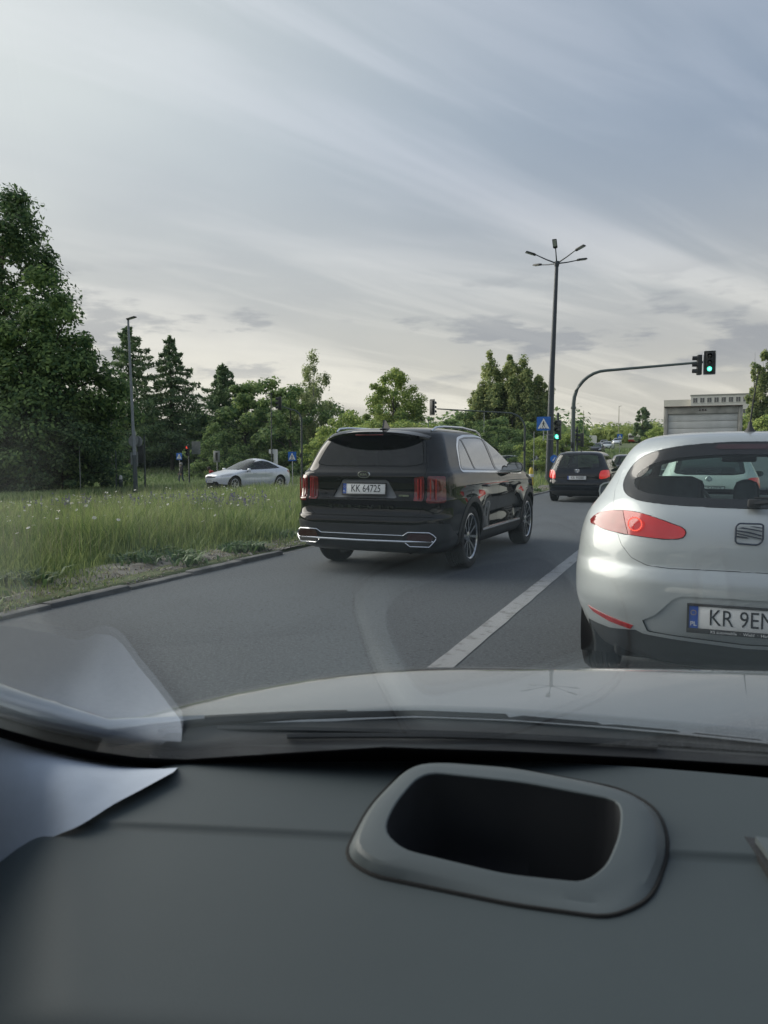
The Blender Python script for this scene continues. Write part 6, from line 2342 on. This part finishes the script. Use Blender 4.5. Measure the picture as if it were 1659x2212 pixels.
    rings = [low(ro, .84), ro, ro * .3 + rt_ * .7 + np.array([0, 0, .002]), rt_ * .94 + ri * .06 + np.array([0, 0, .0012]), rt_ * .5 + ri * .5 + np.array([0, 0, .002]), rt_ * .06 + ri * .94 + np.array([0, 0, .001]), ri, low(ri, 0, 1.01) + np.array([0, 0, 1]) * (ri[:, 2:3] - .006)]
    b = MB()
    bv = [[b.bm.verts.new(p) for p in r_] for r_ in rings]
    for a, c in zip(bv, bv[1:]):
        for k in range(N_): b.bm.faces.new((a[k], a[(k + 1) % N_], c[(k + 1) % N_], c[k]))
    bin_ = b.done('storage_bin', m_rim, t, angle=24)
    sl = MB(); sl.tube([tuple(p + np.array([0, 0, .0004])) for p in ro] + [tuple(ro[0] + np.array([0, 0, .0004]))], .0022, 6, caps=False)
    sl.done('bin_joint', m_dark, bin_)
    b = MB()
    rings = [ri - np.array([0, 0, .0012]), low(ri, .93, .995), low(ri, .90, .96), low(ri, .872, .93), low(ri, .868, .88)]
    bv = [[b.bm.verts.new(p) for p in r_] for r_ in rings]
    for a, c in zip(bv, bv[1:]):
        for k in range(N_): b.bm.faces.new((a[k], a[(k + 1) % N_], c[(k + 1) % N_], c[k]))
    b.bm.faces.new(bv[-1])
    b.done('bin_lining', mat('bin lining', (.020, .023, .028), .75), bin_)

    # cut the dashboard away under the bin
    dash = [o for o in t.children if o.name.startswith('dashboard')][0]
    bm = bmesh.new(); bm.from_mesh(dash.data)
    hole = [(p[0], p[1]) for p in low(ri, 0, 1.12)]
    rim_in = [(p[0], p[1]) for p in low(ro, 0, .97)]
    kill = [f for f in bm.faces if in_poly(f.calc_center_median().x, f.calc_center_median().y, hole) and in_poly(f.calc_center_median().x, f.calc_center_median().y, rim_in)]
    bmesh.ops.delete(bm, geom=kill, context='FACES')
    bm.to_mesh(dash.data); bm.free()

    # small vent at the right
    vp = [level(u, v, .945) for u, v in [(1608, 1818), (1720, 1835), (1760, 1925), (1668, 1905)]]
    c = sum(vp, Vector()) / 4
    MB().prism([(p.x, p.y) for p in vp], .012, lambda a, q, d: Vector((a, q, .938 + d))).done('air_vent', m_black, t)
    flap = [((p.x - c.x) * .7 + c.x, (p.y - c.y) * .7 + c.y) for p in vp]
    MB().prism(flap, .006, lambda a, q, d: Vector((a, q, .9505 + d))).done('vent_flap', m_rim, t)

    # pillar trim at the left
    U_ = [tuple(onglass(374, 1662, -.004)), tuple(onglass(250, 1652, -.004)), tuple(onglass(100, 1622, -.004)), tuple(onglass(0, 1594, -.004)), tuple(onglass(-160, 1547, -.004)), (-.50, .62, 1.12), (-.54, .48, 1.23), (-.57, .14, 1.48), (-.58, -.02, 1.60)]
    L_ = [tuple(level(374, 1668, .960)), tuple(level(262, 1728, .957)), tuple(level(150, 1793, .946)), tuple(level(0, 1862, .90)), tuple(level(-160, 1930, .86)), (-.52, .60, .88), (-.57, .40, .99), (-.60, .05, 1.25), (-.61, -.12, 1.50)]
    rows = []
    for p, q in zip(U_, L_):
        p, q = Vector(p), Vector(q)
        bul = Vector((.012, -.006, .010)) * min(1, (p - q).length * 6)
        rows.append([tuple(p.lerp(q, f) + bul * math.sin(math.pi * f)) for f in np.linspace(0, 1, 9)])
    # smooth along the length
    A = np.array(rows); tt = np.linspace(0, len(A) - 1, 50)
    A = pchip(np.arange(len(A)), A.reshape(len(A), -1), tt).reshape(50, 9, 3)
    sheet('pillar_trim', A, m_pillar)

    # windscreen pane and its black printed border
    dn = Vector((0, -math.cos(GA), math.sin(GA)))
    base = Vector((0, .88, .94))
    def gp(x, s, off=0.): return Vector((x, 0, 0)) + base + dn * s + gn * off
    pl = [(-.78, -.05), (1.30, -.05), (1.12, 1.13), (-.72, 1.13)]
    MB().prism(pl, .005, lambda a, s, d: gp(a, s, .004 + d)).done('windscreen', glass('windscreen glass', (.97, .98, .985), .034, power=4.), t)
    topb = [(-160, 1520), (-60, 1553), (0, 1572), (100, 1600), (200, 1622), (300, 1636), (400, 1640), (600, 1627), (830, 1613), (1100, 1622), (1400, 1637), (1659, 1653), (1900, 1672), (2300, 1710)]
    botb = [(-160, 1545), (-60, 1575), (0, 1593), (100, 1622), (200, 1643), (300, 1656), (400, 1690), (600, 1720), (830, 1720), (1100, 1730), (1400, 1740), (1659, 1750), (1900, 1770), (2300, 1790)]
    rows = [[tuple(onglass(*a).lerp(onglass(*q), f)) for f in np.linspace(0, 1, 4)] for a, q in zip(topb, botb)]
    sheet('windscreen_border', rows, mat('black printed border', (.004, .004, .005), .9, spec=.05), .0025)

    # cowl between glass and bonnet
    rear_edge = [(-420, 1500), (-150, 1530), (0, 1545), (120, 1572), (230, 1590), (340, 1562), (450, 1551), (650, 1541), (900, 1536), (1100, 1544), (1300, 1558), (1480, 1573), (1659, 1591), (1900, 1618), (2300, 1660)]
    low_edge = [(-420, 1620), (-150, 1640), (0, 1660), (120, 1680), (230, 1690), (340, 1695), (450, 1700), (650, 1705), (900, 1705), (1100, 1710), (1300, 1715), (1480, 1725), (1659, 1735), (1900, 1750), (2300, 1780)]
    rows = []
    for a, q in zip(rear_edge, low_edge):
        p0 = level(a[0], a[1] + 2, .918); p1 = level(q[0], q[1], .865)
        mid = p0.lerp(p1, .45) + Vector((0, 0, .012))
        rows.append([tuple(p0), tuple(p0.lerp(mid, .5) + Vector((0, 0, -.006))), tuple(mid), tuple(p1)])
    A = np.array(rows)
    sheet('cowl', A, m_cowl)
    # raised rubber strip along the rear of the bonnet
    MB().tube([level(u, v + 6, .918) for u, v in rear_edge[5:]], .008, 6).done('bonnet_seal', m_black, t)
    # moulded ribs and a resting wiper on the cowl
    for k, (u0, v0, u1, v1) in enumerate([(620, 1590, 1420, 1612), (470, 1572, 1659, 1622)]):
        MB().tube([level(u0 + (u1 - u0) * f, v0 + (v1 - v0) * f - 10 * math.sin(math.pi * f), .910) for f in np.linspace(0, 1, 9)], .004, 5).done('cowl_rib', m_cowl, t)

    # bonnet: crowned sheet that rolls down at the nose and the left flank
    def bonnet_z(x, y):
        e = max(0., .12 - x)
        n = y - (1.34 - .75 * e ** 1.9 - .06 * max(0, x - .3) ** 1.5)
        z = .928 - .10 * e ** 2 - .012 * max(0, x - .2) ** 2
        z -= .06 * max(0, y - 1.1) ** 2
        if n > 0: z -= .155 * n + .42 * n ** 2 + .25 * n ** 4
        f = max(0., -.52 - x)
        return z - 3.0 * f ** 2
    er = [level(u, v, .925) for u, v in rear_edge]
    rows = []
    for x in np.linspace(-.66, 1.6, 90):
        y0 = np.interp(x, [p.x for p in er[5:]], [p.y for p in er[5:]]) if x > er[5].x else er[5].y + .55 * (er[5].x - x) * 0
        ys_ = np.concatenate([[y0], np.linspace(y0 + .006, 1.9, 46)])
        rows.append([(x, y, bonnet_z(x, y) - (.012 if k == 0 else 0)) for k, y in enumerate(ys_)] + [(x, 1.93, .45)])
    sheet('bonnet', rows, m_bon)
    # wing and pillar foot at the far left, in the same silver
    pts = [level(u, v, z) for u, v, z in [(-420, 1390, 1.06), (-200, 1440, 1.03), (0, 1512, .99), (120, 1545, .965), (230, 1574, .942), (330, 1562, .930), (440, 1551, .926)]]
    MB().tube(pts, [.030, .026, .019, .016, .013, .009, .005], 10).done('wing_edge', m_bon, t)
    rows = [[tuple(p + Vector((0, 0, -.004))), tuple(p + Vector((-.06, .05, -.10))), tuple(p + Vector((-.12, .10, -.45)))] for p in pts[:5]]
    sheet('wing', rows, m_bon)
    # shell around the cabin
    m_head = mat('pale headlining', (.45, .46, .46), .9)
    b = MB(); b.box((.38, -.85, 1.645), (2.02, 1.62, .05), bevel=.02); b.done('roof', m_bon, t)
    MB().box((.38, -.85, 1.606), (1.92, 1.56, .02)).done('headlining', m_head, t)
    for x in (-.60, 1.36):
        MB().box((x, -.35, .66), (.07, 1.75, .62), bevel=.02).done('door', m_bon, t)
        MB().box((x + (.05 if x < 0 else -.05), -.35, .70), (.04, 1.7, .62), bevel=.015).done('door_lining', m_trim, t)
        MB().box((x, -.72, 1.29), (.06, .16, .66), bevel=.02).done('centre_pillar', m_pillar, t)
        MB().box((x, -1.60, 1.29), (.06, .30, .66), bevel=.02).done('rear_pillar', m_pillar, t)
        for y in (1.45, -1.75):
            wheel(t, x * .93, y, .30, .19, 'small', 'hatch')
    sheet('right_pillar', [[(1.22, .86, .95), (1.30, .80, .95)], [(1.14, .1, 1.50), (1.24, .05, 1.50)], [(1.12, -.05, 1.62), (1.22, -.1, 1.62)]], m_pillar, .03)
    MB().box((.28, -1.9, .62), (2.08, .35, .66), bevel=.04).done('tail', m_bon, t)
    MB().box((.28, -.5, .30), (2.0, 3.0, .08)).done('floor_pan', m_dark, t)
    for x in (.02, .66): seat(t, x, -.55, .30)
    return t


own_car()
